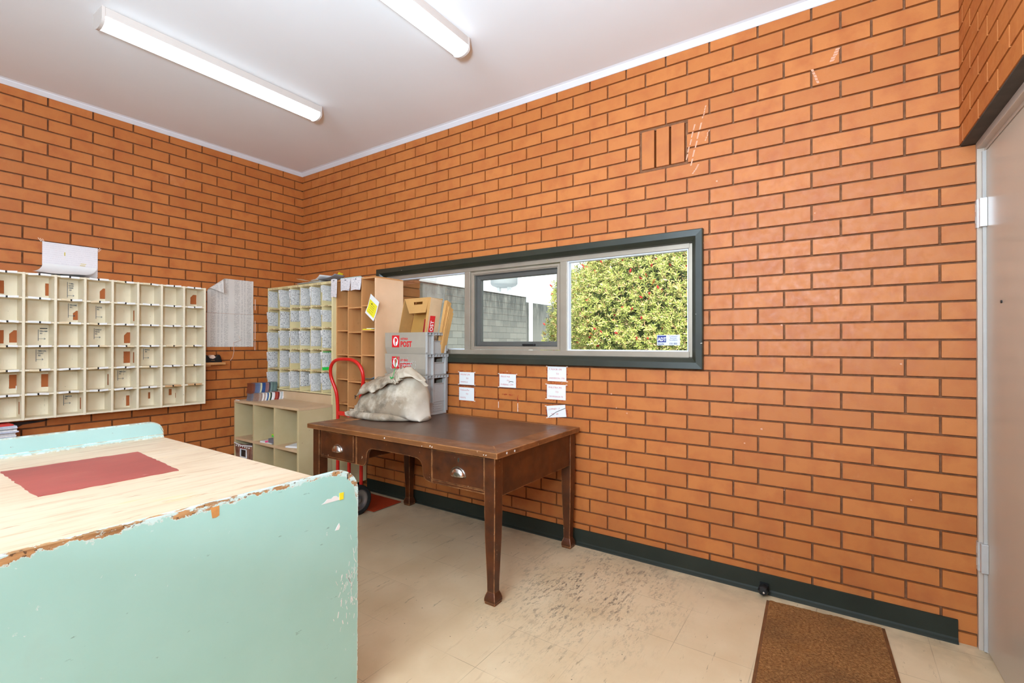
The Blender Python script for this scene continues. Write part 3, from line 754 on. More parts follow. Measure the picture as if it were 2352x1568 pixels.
obj('shelf', q, M['slot_cream'], sc_, bevel=.001)
q = MB()     # cut notches marked with dark paint along the shelf fronts
for z in zs_[:-1]:
    for c in range(6):
        a, b = xs_[c]+.035, xs_[c+1]-.015
        n = int((b-a)/.0135)
        for i in range(n):
            if rng.random() < .14: continue
            x = a+i*.0135+rng.uniform(-.002,.002)
            if z > 1.75: q.box(x,x+.008,SY0+.0022,SY0+.004,z+.000+rng.uniform(0,.002),z+.004); q.box(x+.002,x+.009,SY0+.0022,SY0+.004,z-.008,z-.005)
            else: q.box(x,x+.006,SY0+.0032,SY0+.0055,z-.009,z-.0015+rng.uniform(-.002,.001))
obj('brown_notch_mark', q, plain('brown notch paint', srgb(112,66,34), .8), sc_)
q = MB(); q.box(SX0+.012,SX1-.02,SY0+.006,SY0+.02,.785,slots_b-.011); obj('lower_rail', q, M['cube_top'], sc_)
q = MB(); q.box(SX0+.05,SX1-.05,SY0+.06,SY1,0,.085); obj('plinth', q, M['black'], sc_)
# one handwritten card on the inner side of every slot
ordn = ['top','second','middle','fourth','bottom']; colw = ['first','second','third','fourth','fifth','sixth']
for r in range(5):
    for c in range(6):
        x = (SX0+.0125 if c == 0 else xs_[c]+.006); zt = zs_[r]-.011-.006-rng.uniform(0,.022) if r else 1.785-rng.uniform(0,.012)
        L = rng.choice([.155,.150,.13,.145,.10,.138]) ; zt = min(zt, zs_[r]-.012); zb = max(zt-L, zs_[r+1]+.004)
        dp = .095+rng.uniform(-.006,.004); q = MB(); tl = rng.uniform(-.004,.004); bow = rng.uniform(.002,.006)
        wrap = .013*rng.choice([0,1,1]); wz0, wz1 = zb+(zt-zb)*rng.uniform(.3,.6), zt-.003
        q.grid(6, 6, lambda u,v: (x+.0012+bow*math.sin(u*3.0)*(1-.5*v), SY0-.001+dp*u, zb+(zt-zb)*v+tl*(u-.5)))
        if wrap: q.grid(2, 3, lambda u,v: (x+.001-wrap*(1-u), SY0-.0025-.006*(1-u)*v, wz0+(wz1-wz0)*v))
        extra = ''
        if r == 3 and c == 5:
            extra = ' and green tape'
        lab = 'handwritten card%s, %s slot from the corner, %s row of the cream cabinet' % (extra, colw[c], ordn[r])
        o = top('slot_card', q, M['note_ink2'] if rng.random() < .35 else M['note_ink'], lab, 'card', (x, SY0, zb), 'handwritten cards in the cream mail cabinet', recalc=False)
        if extra:
            g = MB(); g.box(x+.003,x+.008,SY0-.001,SY0+.07,zb-.018,zb+.006); g.box(x+.006,x+.009,SY0+.002,SY0+.085,zt-.006,zt); obj('green_tape', g, M['green_paper'], o)
# papers heaped on top
def wavy(name, cx, cy, z, w, d, rot, m, label, cat, group, lift=.02, seed=0, curl=.0):
    q = MB(); ca, sa = math.cos(rot), math.sin(rot)
    def fn(u, v):
        a, b = (u-.5)*w, (v-.5)*d
        h = lift*(.5+.5*math.sin(3.1*u+seed))*(.6+.4*math.cos(2.7*v+seed*2)) + curl*max(0, u-.45)**2*4
        return (cx+a*ca-b*sa, cy+a*sa+b*ca, z+h)
    q.grid(10, 8, fn); return top(name, q, m, label, cat, (cx, cy, z), group, recalc=False, smooth=True, solid=.0008)
G = 'loose papers heaped on the cream cabinet'
wavy('loose_paper', .62,-.24,1.815,.34,.21,.05,M['paper'],'white letter lying lowest in the heap on the cream mail cabinet','paper',G,.012,.3)
wavy('loose_paper', .66,-.22,1.826,.33,.22,-.12,M['paper_old'],'creased cream sheet in the heap on top of the mail cabinet, beneath the kinked envelope','paper',G,.018,1.2)
wavy('loose_paper', .58,-.25,1.840,.26,.16,.2,plain('buff envelope',srgb(206,178,140),.8),'buff envelope bent up at one end in the heap over the mail cabinet','envelope',G,.045,2.6)
wavy('loose_paper', .72,-.25,1.838,.26,.15,-.3,M['paper'],'white folded letter with upturned edge on the heap over the mail cabinet','paper',G,.03,.9,.03)
wavy('loose_paper', .80,-.20,1.845,.15,.06,.25,M['yellow'],'yellow slip sticking up out of the heap of papers','paper',G,.012,.2,.05)
wavy('loose_paper', .86,-.27,1.840,.20,.12,.15,plain('grey printed paper',srgb(150,146,152),.8),'grey printed sheet curling up beside the yellow slip','paper',G,.008,.1,.028)

# ------------------------------------------------------------------ honey wood case
CX0, CX1, CY0, CY1, CZ0, CZ1 = 1.010, 1.503, -.328, -.046, .60, 1.815
cs = thing('sorting_case', 'honey plywood sorting case with three columns of open cells beside the cream cabinet', 'sorting case', (1.26,-.19,CZ0))
q = MB(); q.box(CX0,CX0+.010,CY0,CY1,CZ0,CZ1-.012); obj('side_panel', q, M['ply'], cs)
q = MB(); q.box(CX1-.016,CX1,CY0,CY1,CZ0,CZ1-.012); obj('side_panel', q, M['ply_side'], cs, bevel=.001, label='pale glossy outer side panel')
q = MB(); q.box(CX0,CX1,CY0,CY1,CZ1-.012,CZ1); obj('top_board', q, M['ply'], cs, bevel=.001)
q = MB(); q.box(CX0+.01,CX1-.016,CY1-.006,CY1,CZ0,CZ1-.012); obj('back_panel', q, M['ply'], cs)
d1, d2 = (1.156,1.167), (1.324,1.336)
for a, b in (d1, d2):
    q = MB(); q.box(a,b,CY0+.002,CY1-.006,CZ0,CZ1-.012); obj('divider', q, M['ply'], cs, bevel=.001)
for a, b, zz in ((CX0+.01,d1[0],(1.602,1.402,1.204,1.004,.803)),(d1[1],d2[0],(1.586,1.388,1.200,.988,.785)),(d2[1],CX1-.016,(1.596,1.400,1.204,.996,.79))):
    for z in zz:
        q = MB(); q.box(a,b,CY0+.003,CY1-.006,z-.011,z); obj('shelf', q, M['ply'], cs, bevel=.001)
q = MB(); q.box(CX0+.01,CX1-.016,CY0+.003,CY1-.006,CZ0,CZ0+.012); obj('shelf', q, M['ply'], cs)
# pinned notes on the case top edge
def note_front(x0,x1,z0,z1,label,m,curl=.012,dy=0):
    q = MB(); q.grid(8,8, lambda u,v: (x0+(x1-x0)*u, CY0-.003-dy-curl*(1-v)**2*u, z0+(z1-z0)*v+.004*math.sin(4*u)))
    o = top('pinned_note', q, m, label, 'note', ((x0+x1)/2, CY0-.003, z0), 'notes pinned to the wooden case', recalc=False, smooth=True)
    p = MB(); p.lathe([(.0,-.006),(.004,-.005),(.004,-.001)], ((x0+x1)/2, CY0-.003-dy, z1-.012), 'y', 10); obj('pin', p, M['black'], o)
note_front(.985,1.066,1.672,1.822,'long narrow handwritten note hanging over the case corner next to the cream cabinet',M['note_front'],.006,.031)
note_front(1.072,1.198,1.722,1.822,'square handwritten note pinned in the middle of the three on the wooden case top',M['note_front'],.012,.001)
note_front(1.205,1.338,1.719,1.820,'square handwritten note with a thick black line, pinned over the middle column of the case',M['note_front'],.014,.004)
q = MB()
cen = Vector((1.470,-.335,1.572)); ax = Vector((.053,0,.110)); ay = Vector((.046,0,-.033))
def yt(u, v): 
    p = cen+ax*(u-.5)*1.32+ay*(v-.5)*2.15; return (p.x, CY0-.004-.012*abs(u-.4), p.z)
q.grid(8,6,yt); yo = top('pinned_note', q, M['paper'], 'tilted yellow and white label pinned across the window-side column of the wooden case', 'note', (1.47,CY0-.004,1.49), 'notes pinned to the wooden case', recalc=False)
q = MB(); q.grid(8,4, lambda u,v: (lambda p: (p[0], p[1]-.0012, p[2]))(yt(.12+.64*u, .06+.86*v))); obj('yellow_panel', q, M['yellow'], yo, recalc=False)
q = MB(); q.lathe([(.0,-.006),(.005,-.005),(.005,-.001)], (1.468,CY0-.005,1.60), 'y', 10); obj('pin', q, M['black'], yo)
q = MB()
for i in range(5):
    a = yt(.2+.1*i,.25); b = yt(.2+.1*i,.7); q.tube([(a[0],a[1]-.0016,a[2]),(b[0],b[1]-.0016,b[2])], .0009, 4)
obj('printed_line', q, M['ink_black'], yo)
def slab(name, x0,x1,y0,y1,z,h,m,label,cat,rot=0,group=None,nz=.002):
    q = MB(); cx, cy = (x0+x1)/2,(y0+y1)/2; ca, sa = math.cos(rot), math.sin(rot)
    pts = []
    for zz in (0, h):
        for (a,b) in ((x0,y0),(x1,y0),(x1,y1),(x0,y1)):
            a -= cx; b -= cy; pts.append((cx+a*ca-b*sa, cy+a*sa+b*ca, z+zz+(rng.uniform(0,nz) if zz else 0)))
    q.hexa(pts[:4], pts[4:]); return top(name, q, m, label, cat, (cx,cy,z), group)
slab('yellow_leaflet',1.342,1.44,-.326,-.22,1.4005,.006,M['yellow'],'yellow paper lying on the second shelf of the case near the window','paper',.05)
slab('white_leaflet',1.385,1.478,-.322,-.24,1.4075,.004,M['paper'],'white leaflet on top of the yellow paper in the wooden case','paper',-.08)
wavy('blue_plastic_bag',1.41,-.27,.998,.13,.10,.1,plain('pale blue plastic',srgb(120,160,186),.3),'pale blue folded plastic on a lower case shelf above the canvas bag','plastic bag',None,.022,.4,.03)
q = MB(); q.box(1.02,1.285,-.30,-.13,1.8155,1.829); q.tube([(1.03,-.295,1.826),(1.28,-.295,1.826)],.012,10)
top('flat_folder', q, plain('grey green folder',srgb(176,190,176),.5), 'flat grey green folder lying on top of the wooden case', 'folder', (1.15,-.22,1.8155), bevel=.002)

# ------------------------------------------------------------------ open cube shelf
UX0,UX1,UY0,UY1,UZ = .015,1.010,-.662,-.364,.788
cu = thing('cube_shelf', 'low open cube shelf painted khaki cream with six cubes in front of the slot cabinet', 'shelf unit', (.51,-.51,0))
q = MB(); q.box(UX0,UX1,UY0,UY1,UZ-.020,UZ); obj('top_board', q, M['cube_top'], cu, bevel=.002)
for a, b in ((UX0,UX0+.020),(UX1-.026,UX1)):
    q = MB(); q.box(a,b,UY0+.001,UY1,.0,UZ-.020); obj('side_panel', q, M['cube_cream'], cu, bevel=.002)
for a in (.338,.662):
    q = MB(); q.box(a-.010,a+.010,UY0+.003,UY1-.006,.12,UZ-.020); obj('divider', q, M['cube_cream'], cu, bevel=.001)
for z in (.462,.145):
    q = MB(); q.box(UX0+.02,UX1-.026,UY0+.002,UY1-.006,z-.022,z); obj('shelf', q, M['cube_top'], cu, bevel=.001)
q = MB(); q.box(UX0+.02,UX1-.026,UY1-.006,UY1,.0,UZ-.02); obj('back_panel', q, M['cube_cream'], cu)
q = MB(); q.box(UX0+.02,UX1-.026,UY0+.02,UY0+.035,0,.123); obj('kick_board', q, M['cube_cream'], cu)
# printed crate in the lower cube
bx = thing('storage_tub', 'brown printed storage tub with a hand hole in the lowest cube by the brick wall', 'storage tub', (.18,-.52,.145))
q = MB(); z0, z1 = .146, .415
def tubwall(a, b): pass
fw = [(.055,UY0+.012,z0),(.305,UY0+.012,z0),(.325,UY0-.004,z1),(.038,UY0-.004,z1)]
def lerp(u, v):
    p = [Vector(x) for x in fw]; return (p[0]*(1-u)+p[1]*u)*(1-v)+(p[3]*(1-u)+p[2]*u)*v
us = [0,.3,.7,1]; vs_ = [0,.58,.84,1]
for i in range(3):
    for j in range(3):
        if i == 1 and j == 1: continue
        a = [lerp(us[i],vs_[j]), lerp(us[i+1],vs_[j]), lerp(us[i+1],vs_[j+1]), lerp(us[i],vs_[j+1])]
        q.add([*(p for p in a), *(p+Vector((0,.006,0)) for p in a)], [(0,1,2,3),(7,6,5,4),(0,4,5,1),(1,5,6,2),(2,6,7,3),(3,7,4,0)])
obj('front_panel', q, M['bin_print'], bx)
q = MB(); q.box(.05,.056,UY0+.012,UY1-.03,z0,z1-.03); q.box(.300,.306,UY0+.012,UY1-.03,z0,z1-.03); q.box(.05,.306,UY1-.036,UY1-.03,z0,z1); q.box(.05,.306,UY0+.012,UY1-.03,z0,z0+.005); obj('tub_body', q, M['bin_print'], bx)
q = MB(); q.tube([(.036,UY0-.005,z1),(.18,UY0-.02,z1-.008),(.326,UY0-.005,z1)], .005, 8); obj('rim', q, M['plastic_white'], bx)
q = MB()
for i in range(7): q.lathe([(.0,-.003),(.006,-.002),(.007,.002)], (.065+.036*i,UY0-.004,z1-.022), 'y', 8)
for i in range(4): q.lathe([(.0,-.003),(.005,-.002),(.006,.002)], (.13+.024*i,UY0+.004,z0+.08-.016*(i%2)), 'y', 8)
obj('white_dot', q, M['white'], bx)
q = MB()
ring(q, lerp(.3,0).x, lerp(.7,0).x, lerp(0,.58).z, lerp(0,.84).z, .006, [(-.003,UY0+.004),(-.003,UY0-.004),(.004,UY0-.004),(.004,UY0+.004)]); obj('hand_hole_rim', q, M['plastic_white'], bx)
# papers in the upper cubes
for i,(dx,rz) in enumerate([(0,.5),(.012,.62),(.024,.72)]):
    q = MB(); q.grid(6,6, lambda u,v: (.20+.10*u*math.cos(rz*.3)+dx, -.60+.16*v, .463+.10*(u**2)*(.5+.2*i)+.012*i+.004*math.sin(3*v)))
    top('curled_booklet', q, plain('olive booklet %d'%i, srgb(*[(150,128,60),(196,172,70),(120,100,52)][i]), .7), ['curled olive booklet lying lowest in the upper cube by the brick wall','curled yellow booklet in the middle of the three in the upper cube by the wall','curled dark brown booklet leaning highest in the upper cube by the wall'][i], 'booklet', (.2,-.6,.463), 'booklets in the upper cube', recalc=False, solid=.002)
slab('white_papers',.44,.60,-.655,-.47,.4625,.010,M['paper'],'white papers lying flat in the middle upper cube','papers',.06)
slab('grey_carton',.565,.640,-.655,-.56,.4730,.034,plain('grey carton',srgb(110,108,112),.5),'small dark grey carton on the white papers in the middle cube','carton',.02)
slab('green_pad',.525,.640,-.60,-.50,.5085,.010,M['green_paper'],'bright green pad lying on the grey carton in the middle cube','notepad',.08)
slab('lime_pad',.520,.645,-.605,-.50,.5205,.008,plain('lime pad',srgb(190,220,60),.6),'lime yellow pad topmost in the middle upper cube','notepad',-.04)
q = MB(); q.tube([(.540,-.668,.4795),(.565,-.62,.4795)],.007,8); top('pink_highlighter', q, plain('pink plastic',srgb(224,60,110),.4), 'pink highlighter stub beside the grey carton in the middle cube','highlighter',(.55,-.64,.473))
slab('envelope_pile',.775,.940,-.63,-.44,.4625,.008,M['paper'],'two white envelopes lying in the upper cube beside the desk','envelopes',.35,None,.006)
slab('white_ruler',.022,.085,-.655,-.648,.7882,.004,M['white'],'white strip lying at the wall corner of the cube shelf top','strip',-.03)

# leaflet piles standing on edge along the shelf top
cols_b = [(120,62,40),(118,70,60),(92,104,130),(96,110,138),(110,120,146),(206,200,160),(48,80,130),(44,76,128),(140,100,96),(150,112,108),(70,74,84),(120,140,134),(98,118,110),(106,126,118),(90,108,104)]
cnb = ['rust','brown','slate blue','slate blue','grey blue','pale yellow','royal blue','royal blue','dusty pink','dusty pink','charcoal','sage','grey green','grey green','dark sage']
cols_f = [(150,120,104),(168,150,138),(160,132,120),(232,226,218),(176,150,138),(232,228,222),(60,98,150),(222,218,190),(40,58,44),(234,232,230),(226,222,220),(156,58,46),(168,70,54),(110,30,34),(214,206,202),(180,190,186),(230,224,222)]
cnf = ['tan','pale tan','dusty tan','white','beige','white','blue','cream','dark green','white','white','red','brick red','maroon','pale grey','grey','white']
leafmats = {}
def lmat(c):
    if c not in leafmats: leafmats[c] = plain('leaflet %d %d %d' % c, srgb(*c), .45, 0, .15, 60)
    return leafmats[c]
def leaflet(x0, x1, y, t, z0, h, c, label, grp):
    q = MB(); n = 6; vs = []
    for i in range(n+1):
        k = i/n; bend = .012*(1-k)**2*1.0 - .004*math.sin(k*3.1)
        for (x, yy) in ((x0,y),(x1,y),(x1,y+t),(x0,y+t)): vs.append((x+bend*.5, yy-bend, z0+h*k))
    fs = [(3,2,1,0),(4*n,4*n+1,4*n+2,4*n+3)]
    for i in range(n):
        for k in range(4): l = (k+1) % 4; fs.append((4*i+k,4*i+l,4*i+4+l,4*i+4+k))
    q.add(vs, fs); return top('leaflet', q, lmat(c), label, 'leaflet', (x0, y, z0), grp)
num = ['first','second','third','fourth','fifth','sixth','seventh','eighth','ninth','tenth','eleventh','twelfth','thirteenth','fourteenth','fifteenth','sixteenth','seventeenth']
# lower back row carries the upper one; front row shows its striped ends
yb = -.605
for i in range(17):
    t = .0145; c = [(112,108,112),(128,124,128),(104,100,106)][i % 3]
    if i >= 9: c = (132,84,74) if i % 2 else (120,70,64)
    leaflet(.125,.198,yb+i*t,t-.0006,.7885,.062,c,'dull leaflet, %s from the front in the low rear row under the striped pile' % num[i],'leaflets on the cube shelf')
for i in range(15):
    t = .0155; leaflet(.118,.196,yb+.004+i*t,t-.0006,.851,.088,cols_b[i],'%s leaflet, %s from the front in the raised rear pile on the cube shelf' % (cnb[i], num[i]),'leaflets on the cube shelf')
for i in range(17):
    t = .0142; leaflet(.205,.275,-.590+i*t,t-.0006,.7885,.066,cols_f[i],'%s leaflet, %s from the front in the low front row on the cube shelf' % (cnf[i], num[i]),'leaflets on the cube shelf')

# ------------------------------------------------------------------ old writing desk
DX0,DX1,DY0,DY1,DZ = 1.548,3.104,-.938,-.040,.762
dk = thing('writing_desk', 'old dark brown timber desk with leather top, two drawers and tapered legs', 'desk', (2.33,-.48,0))
def ringtop():
    q = MB(); zt, zb = DZ, DZ-.030
    A = [(DX0,DY0),(DX1,DY0),(DX1,DY1),(DX0,DY1)]; B = [(1.690,-.805),(2.984,-.805),(2.984,-.075),(1.690,-.075)]
    for i in range(4):
        j = (i+1) % 4
        q.hexa([(A[i][0],A[i][1],zb),(A[j][0],A[j][1],zb),(B[j][0],B[j][1],zb),(B[i][0],B[i][1],zb)], [(A[i][0],A[i][1],zt),(A[j][0],A[j][1],zt),(B[j][0],B[j][1],zt),(B[i][0],B[i][1],zt)])
    return q
obj('desk_top_frame', ringtop(), M['desk_top'], dk, bevel=.003)
q = MB(); q.box(1.690,2.984,-.805,-.075,DZ-.02,DZ-.0012); obj('leather_inlay', q, M['leather'], dk)
q = MB(); q.hexa([(1.63,-.70,DZ+.0002),(1.645,-.71,DZ+.0002),(1.76,-.52,DZ+.0002),(1.74,-.515,DZ+.0002)], [(1.63,-.70,DZ+.0012),(1.645,-.71,DZ+.0012),(1.76,-.52,DZ+.0012),(1.74,-.515,DZ+.0012)]); obj('split_veneer', q, plain('bare veneer',srgb(176,122,80),.6), dk)
LEGS = [(1.577,-.912),(3.007,-.912),(1.577,-.108),(3.007,-.108)]
for lx, ly in LEGS:
    q = MB(); w = .066; cx, cy = lx+w/2, ly+w/2
    prof = [(.734,.033),(.46,.033),(.32,.0305),(.10,.0225),(.060,.0225),(.044,.029),(.028,.0335),(.014,.0335),(.010,.031),(.0,.031)]
    vs = []
    for z, h in prof: vs += [(cx-h,cy-h,z),(cx+h,cy-h,z),(cx+h,cy+h,z),(cx-h,cy+h,z)]
    fs = [(0,1,2,3)]
    for i in range(len(prof)-1):
        for k in range(4): l = (k+1) % 4; fs.append((4*i+k,4*i+l,4*i+4+l,4*i+4+k))
    n = 4*(len(prof)-1); fs.append((n+3,n+2,n+1,n)); q.add(vs, fs)
    obj('leg', q, M['desk'], dk, bevel=.003)
q = MB()    # front apron with the kneehole arch
def arc(cx, cz, r, a0, a1, n=8): return [(cx+r*math.cos(R(a0+(a1-a0)*i/n)), cz+r*math.sin(R(a0+(a1-a0)*i/n))) for i in range(n+1)]
pts = [(1.643,.732),(1.643,.548),(2.03,.548)]
pts += [(2.062,.546)] + arc(2.062,.585,.038,-90,0,6)[1:] + [(2.104,.62)] + arc(2.150,.612,.046,180,90,6)[1:] + [(2.17,.660)]
pts += [(2.45,.660)] + arc(2.520,.606,.050,90,0,6) + [(2.574,.59)] + arc(2.614,.582,.040,180,270,6)[1:] + [(2.64,.537),(3.007,.537),(3.007,.732)]
q.prism(pts, lambda u,v,d: (u,d,v), -.902, -.880); obj('front_apron', q, M['desk'], dk, bevel=.002)
q = MB(); q.box(3.046,3.066,-.846,-.108,.526,.732); obj('side_apron', q, M['desk'], dk, bevel=.002)
q = MB(); q.box(1.584,1.604,-.846,-.108,.526,.732); obj('side_apron', q, M['desk'], dk, bevel=.002)
q = MB(); q.box(1.643,3.007,-.075,-.055,.60,.732); obj('back_apron', q, M['desk'], dk, bevel=.002)
q = MB(); q.box(1.60,3.05,-.88,-.08,.730,.7335); obj('underside_board', q, M['desk'], dk)
for (x0,x1,hx,side) in ((1.656,1.988,1.833,'left'),(2.652,3.004,2.835,'right')):
    q = MB(); q.box(x0,x1,-.9085,-.60,.560,.722); d = obj('drawer', q, M['desk'], dk, bevel=.002)
    if side == 'left': continue_x = 2.012
    h = MB(); hw, hh, dep = .046, .044, .024
    zc_ = .606
    nv_, nu_ = 8, 16
    def cup(u, v):
        a = math.pi*u; e = v
        rr = math.cos(e*math.pi/2); x = hx+hw*math.cos(a)*(.25+.75*rr) if False else hx-hw*math.cos(a)*max(.05,rr**.6)
        z = zc_+hh*math.sin(a)*max(.05,rr**.6); y = -.9085-dep*math.sin(e*math.pi/2)*math.sin(a)**.25
        return (x, y, z)
    # half-dome cup pull, open below
    vs=[]; 
    for j in range(nv_+1):
        e = j/nv_*math.pi/2
        for i in range(nu_+1):
            a = math.pi*i/nu_
            vs.append((hx-hw*math.cos(a)*math.cos(e)**.7 if math.cos(e)>1e-6 else hx, -.909-dep*math.sin(e), zc_+hh*math.sin(a)*(math.cos(e)**.7 if math.cos(e)>1e-6 else 0)))
    fs=[(j*(nu_+1)+i,j*(nu_+1)+i+1,(j+1)*(nu_+1)+i+1,(j+1)*(nu_+1)+i) for j in range(nv_) for i in range(nu_)]
    h.add(vs, fs); obj('cup_pull', h, M['chrome'], d, smooth=True, solid=.002)
    h = MB(); h.prism([(hx-hw*1.16*math.cos(math.pi*i/14), zc_-.002+hh*1.16*math.sin(math.pi*i/14)) for i in range(15)], lambda u,v,dd: (u,dd,v), -.9105, -.9085); obj('pull_plate', h, M['chrome'], d)
    if side == 'right':
        h = MB(); h.prism([(2.838+.006*math.cos(a), .690+(.011 if math.sin(a)>0 else .013)*math.sin(a)) for a in [2*math.pi*i/12 for i in range(12)]], lambda u,v,dd: (u,dd,v), -.9102, -.9085); k = obj('keyhole_plate', h, M['chrome'], d)
        h = MB(); h.box(2.8365,2.8395,-.9108,-.9100,.682,.697); obj('keyhole', h, M['black'], d)
for bb in ((2.006,2.016,.552,.726),(2.640,2.648,.542,.726),(2.649,3.005,.541,.556)):
    q = MB(); q.box(bb[0],bb[1],-.9055,-.90,bb[2],bb[3]); obj('cock_bead', q, M['desk'], dk, bevel=.001)
q = MB()
for x, z, w, h in ((2.30,.748,.010,.010),(2.66,.745,.007,.009),(2.675,.742,.006,.010),(2.60,.738,.006,.004),(3.02,.745,.006,.006),(3.035,.745,.006,.007)): 
    q.prism([(x,z),(x+w*.5,z-h*.5),(x+w,z+h*.1),(x+w*.7,z+h*.5)], lambda u,v,d: (u,d,v), DY0-.0010, DY0+.002)
for y, z in ((-.86,.748),(-.79,.746)): q.prism([(y,z),(y+.006,z-.006),(y+.012,z+.002),(y+.006,z+.007)], lambda u,v,d: (d,u,v), DX1-.002, DX1+.0010)
obj('paint_chip', q, M['white'], dk)

# ------------------------------------------------------------------ hand trolley
ht = thing('hand_trolley', 'red steel hand trolley with hooped handle between the desk and the mint bench', 'hand trolley', (1.30,-.40,0))
cxh = 1.277
loop = [(1.135,-.400,.10),(1.135,-.400,.50),(1.135,-.400,.74),(1.136,-.408,.86),(1.128,-.415,.92),(1.102,-.425,.98),(1.086,-.433,1.03),(1.090,-.440,1.085),(1.118,-.446,1.13),(1.165,-.449,1.158),(1.225,-.451,1.170)]
left = loop; right = [(2*cxh-x+.02*(1 if z > .9 else .2), y, z) for x, y, z in reversed(loop)]
def smoothpath(P, it=2):
    P = [Vector(p) for p in P]
    for _ in range(it):
        Q = [P[0]]
        for a, b in zip(P[:-1], P[1:]): Q += [a*.75+b*.25, a*.25+b*.75]
        Q.append(P[-1]); P = Q
    return P
q = MB(); q.tube(smoothpath(left+right), .0135, 12); obj('hoop_handle', q, M['trolley_red'], ht, smooth=True)
q = MB(); q.box(cxh-.013,cxh+.013,-.408,-.392,.10,.75); obj('centre_bar', q, M['trolley_red'], ht, bevel=.003)
for z in (.735,.42,.13):
    q = MB(); q.box(1.135,1.42,-.409,-.393,z-.017,z+.017); obj('cross_bar', q, M['trolley_red'], ht, bevel=.003)
q = MB(); q.box(1.10,1.525,-.365,-.085,.006,.012); q.box(1.12,1.44,-.371,-.363,.006,.10); obj('toe_plate', q, M['plate_red'], ht, bevel=.001)
q = MB(); q.tube([(1.06,-.460,.112),(1.465,-.460,.112)], .010, 10); obj('axle', q, M['trolley_red'], ht)
q = MB()
for x in (1.135,1.42): q.hexa([(x-.006,-.47,.10),(x+.006,-.47,.10),(x+.006,-.395,.15),(x-.006,-.395,.15)], [(x-.006,-.47,.125),(x+.006,-.47,.125),(x+.006,-.395,.20),(x-.006,-.395,.20)])
obj('axle_bracket', q, M['trolley_red'], ht)
for xw, sgn in ((1.462,1),(1.078,-1)):
    q = MB(); q.lathe([(.078,-.020),(.095,-.030),(.107,-.022),(.1115,-.008),(.1115,.008),(.107,.022),(.095,.030),(.078,.020)], (xw,-.460,.1117), 'x', 36); w = obj('wheel', q, M['rubber'], ht, smooth=True)
    q = MB(); q.lathe([(.0,.020),(.020,.022),(.024,.012),(.045,.006),(.058,.012),(.066,.020),(.079,.022),(.081,.014),(.081,-.014),(.079,-.022),(.0,-.02)], (xw,-.460,.1117), 'x', 36); obj('hub', q, M['hub'], w, smooth=True)

# ------------------------------------------------------------------ mail crates on the desk
def logo(t, x0, zc, s, y, worn=False, parent=None):
    """red square with the white round horn mark, then the two words"""
    q = MB(); q.box(x0,x0+.092*s,y-.0012,y,zc-.052*s,zc+.052*s); sq = obj('red_square', q, M['post_red'], t)
    cx, cz, rx, rz = x0+.046*s, zc, .030*s, .040*s
    def ell(a, k=1): return (cx+rx*k*math.cos(a), cz+rz*k*math.sin(a))
    q = MB(); q.prism([ell(2*math.pi*i/28) for i in range(28)], lambda u,v,d: (u,d,v), y-.0020, y-.0012)
    obj('white_disc', q, M['white'], sq)
    q = MB()
    q.prism([(cx-.002*s,cz-rz*1.02),(cx+.003*s,cz-rz*1.0),(cx+.003*s,cz+rz*.72),(cx-.005*s,cz+rz*.72)], lambda u,v,d: (u,d,v), y-.0026, y-.0018)
    q.prism([(cx+.003*s+.017*s*math.sin(a), cz+rz*.28+rz*.45*math.cos(a)) for a in [math.pi*i/12 for i in range(13)]], lambda u,v,d: (u,d,v), y-.0026, y-.0018)
    q.prism([(cx-.010*s,cz-rz*.75),(cx-.006*s,cz-rz*.75),(cx-.006*s,cz+rz*.75),(cx-.012*s,cz+rz*.62)], lambda u,v,d: (u,d,v), y-.0024, y-.0018)
    obj('horn_mark', q, M['post_red'], sq)
    q = text_mesh('AUSTRALIA', .024*s, fr_front(x0+.108*s, y-.001, zc+.014*s), xs=.72, bold=.0003); obj('lettering', q, M['post_red'], t, recalc=False)
    q = text_mesh('POST', .066*s, fr_front(x0+.106*s, y-.001, zc-.046*s), xs=.86, bold=.0022*s, spacing=1.02); obj('lettering', q, M['post_red'], t, recalc=False)
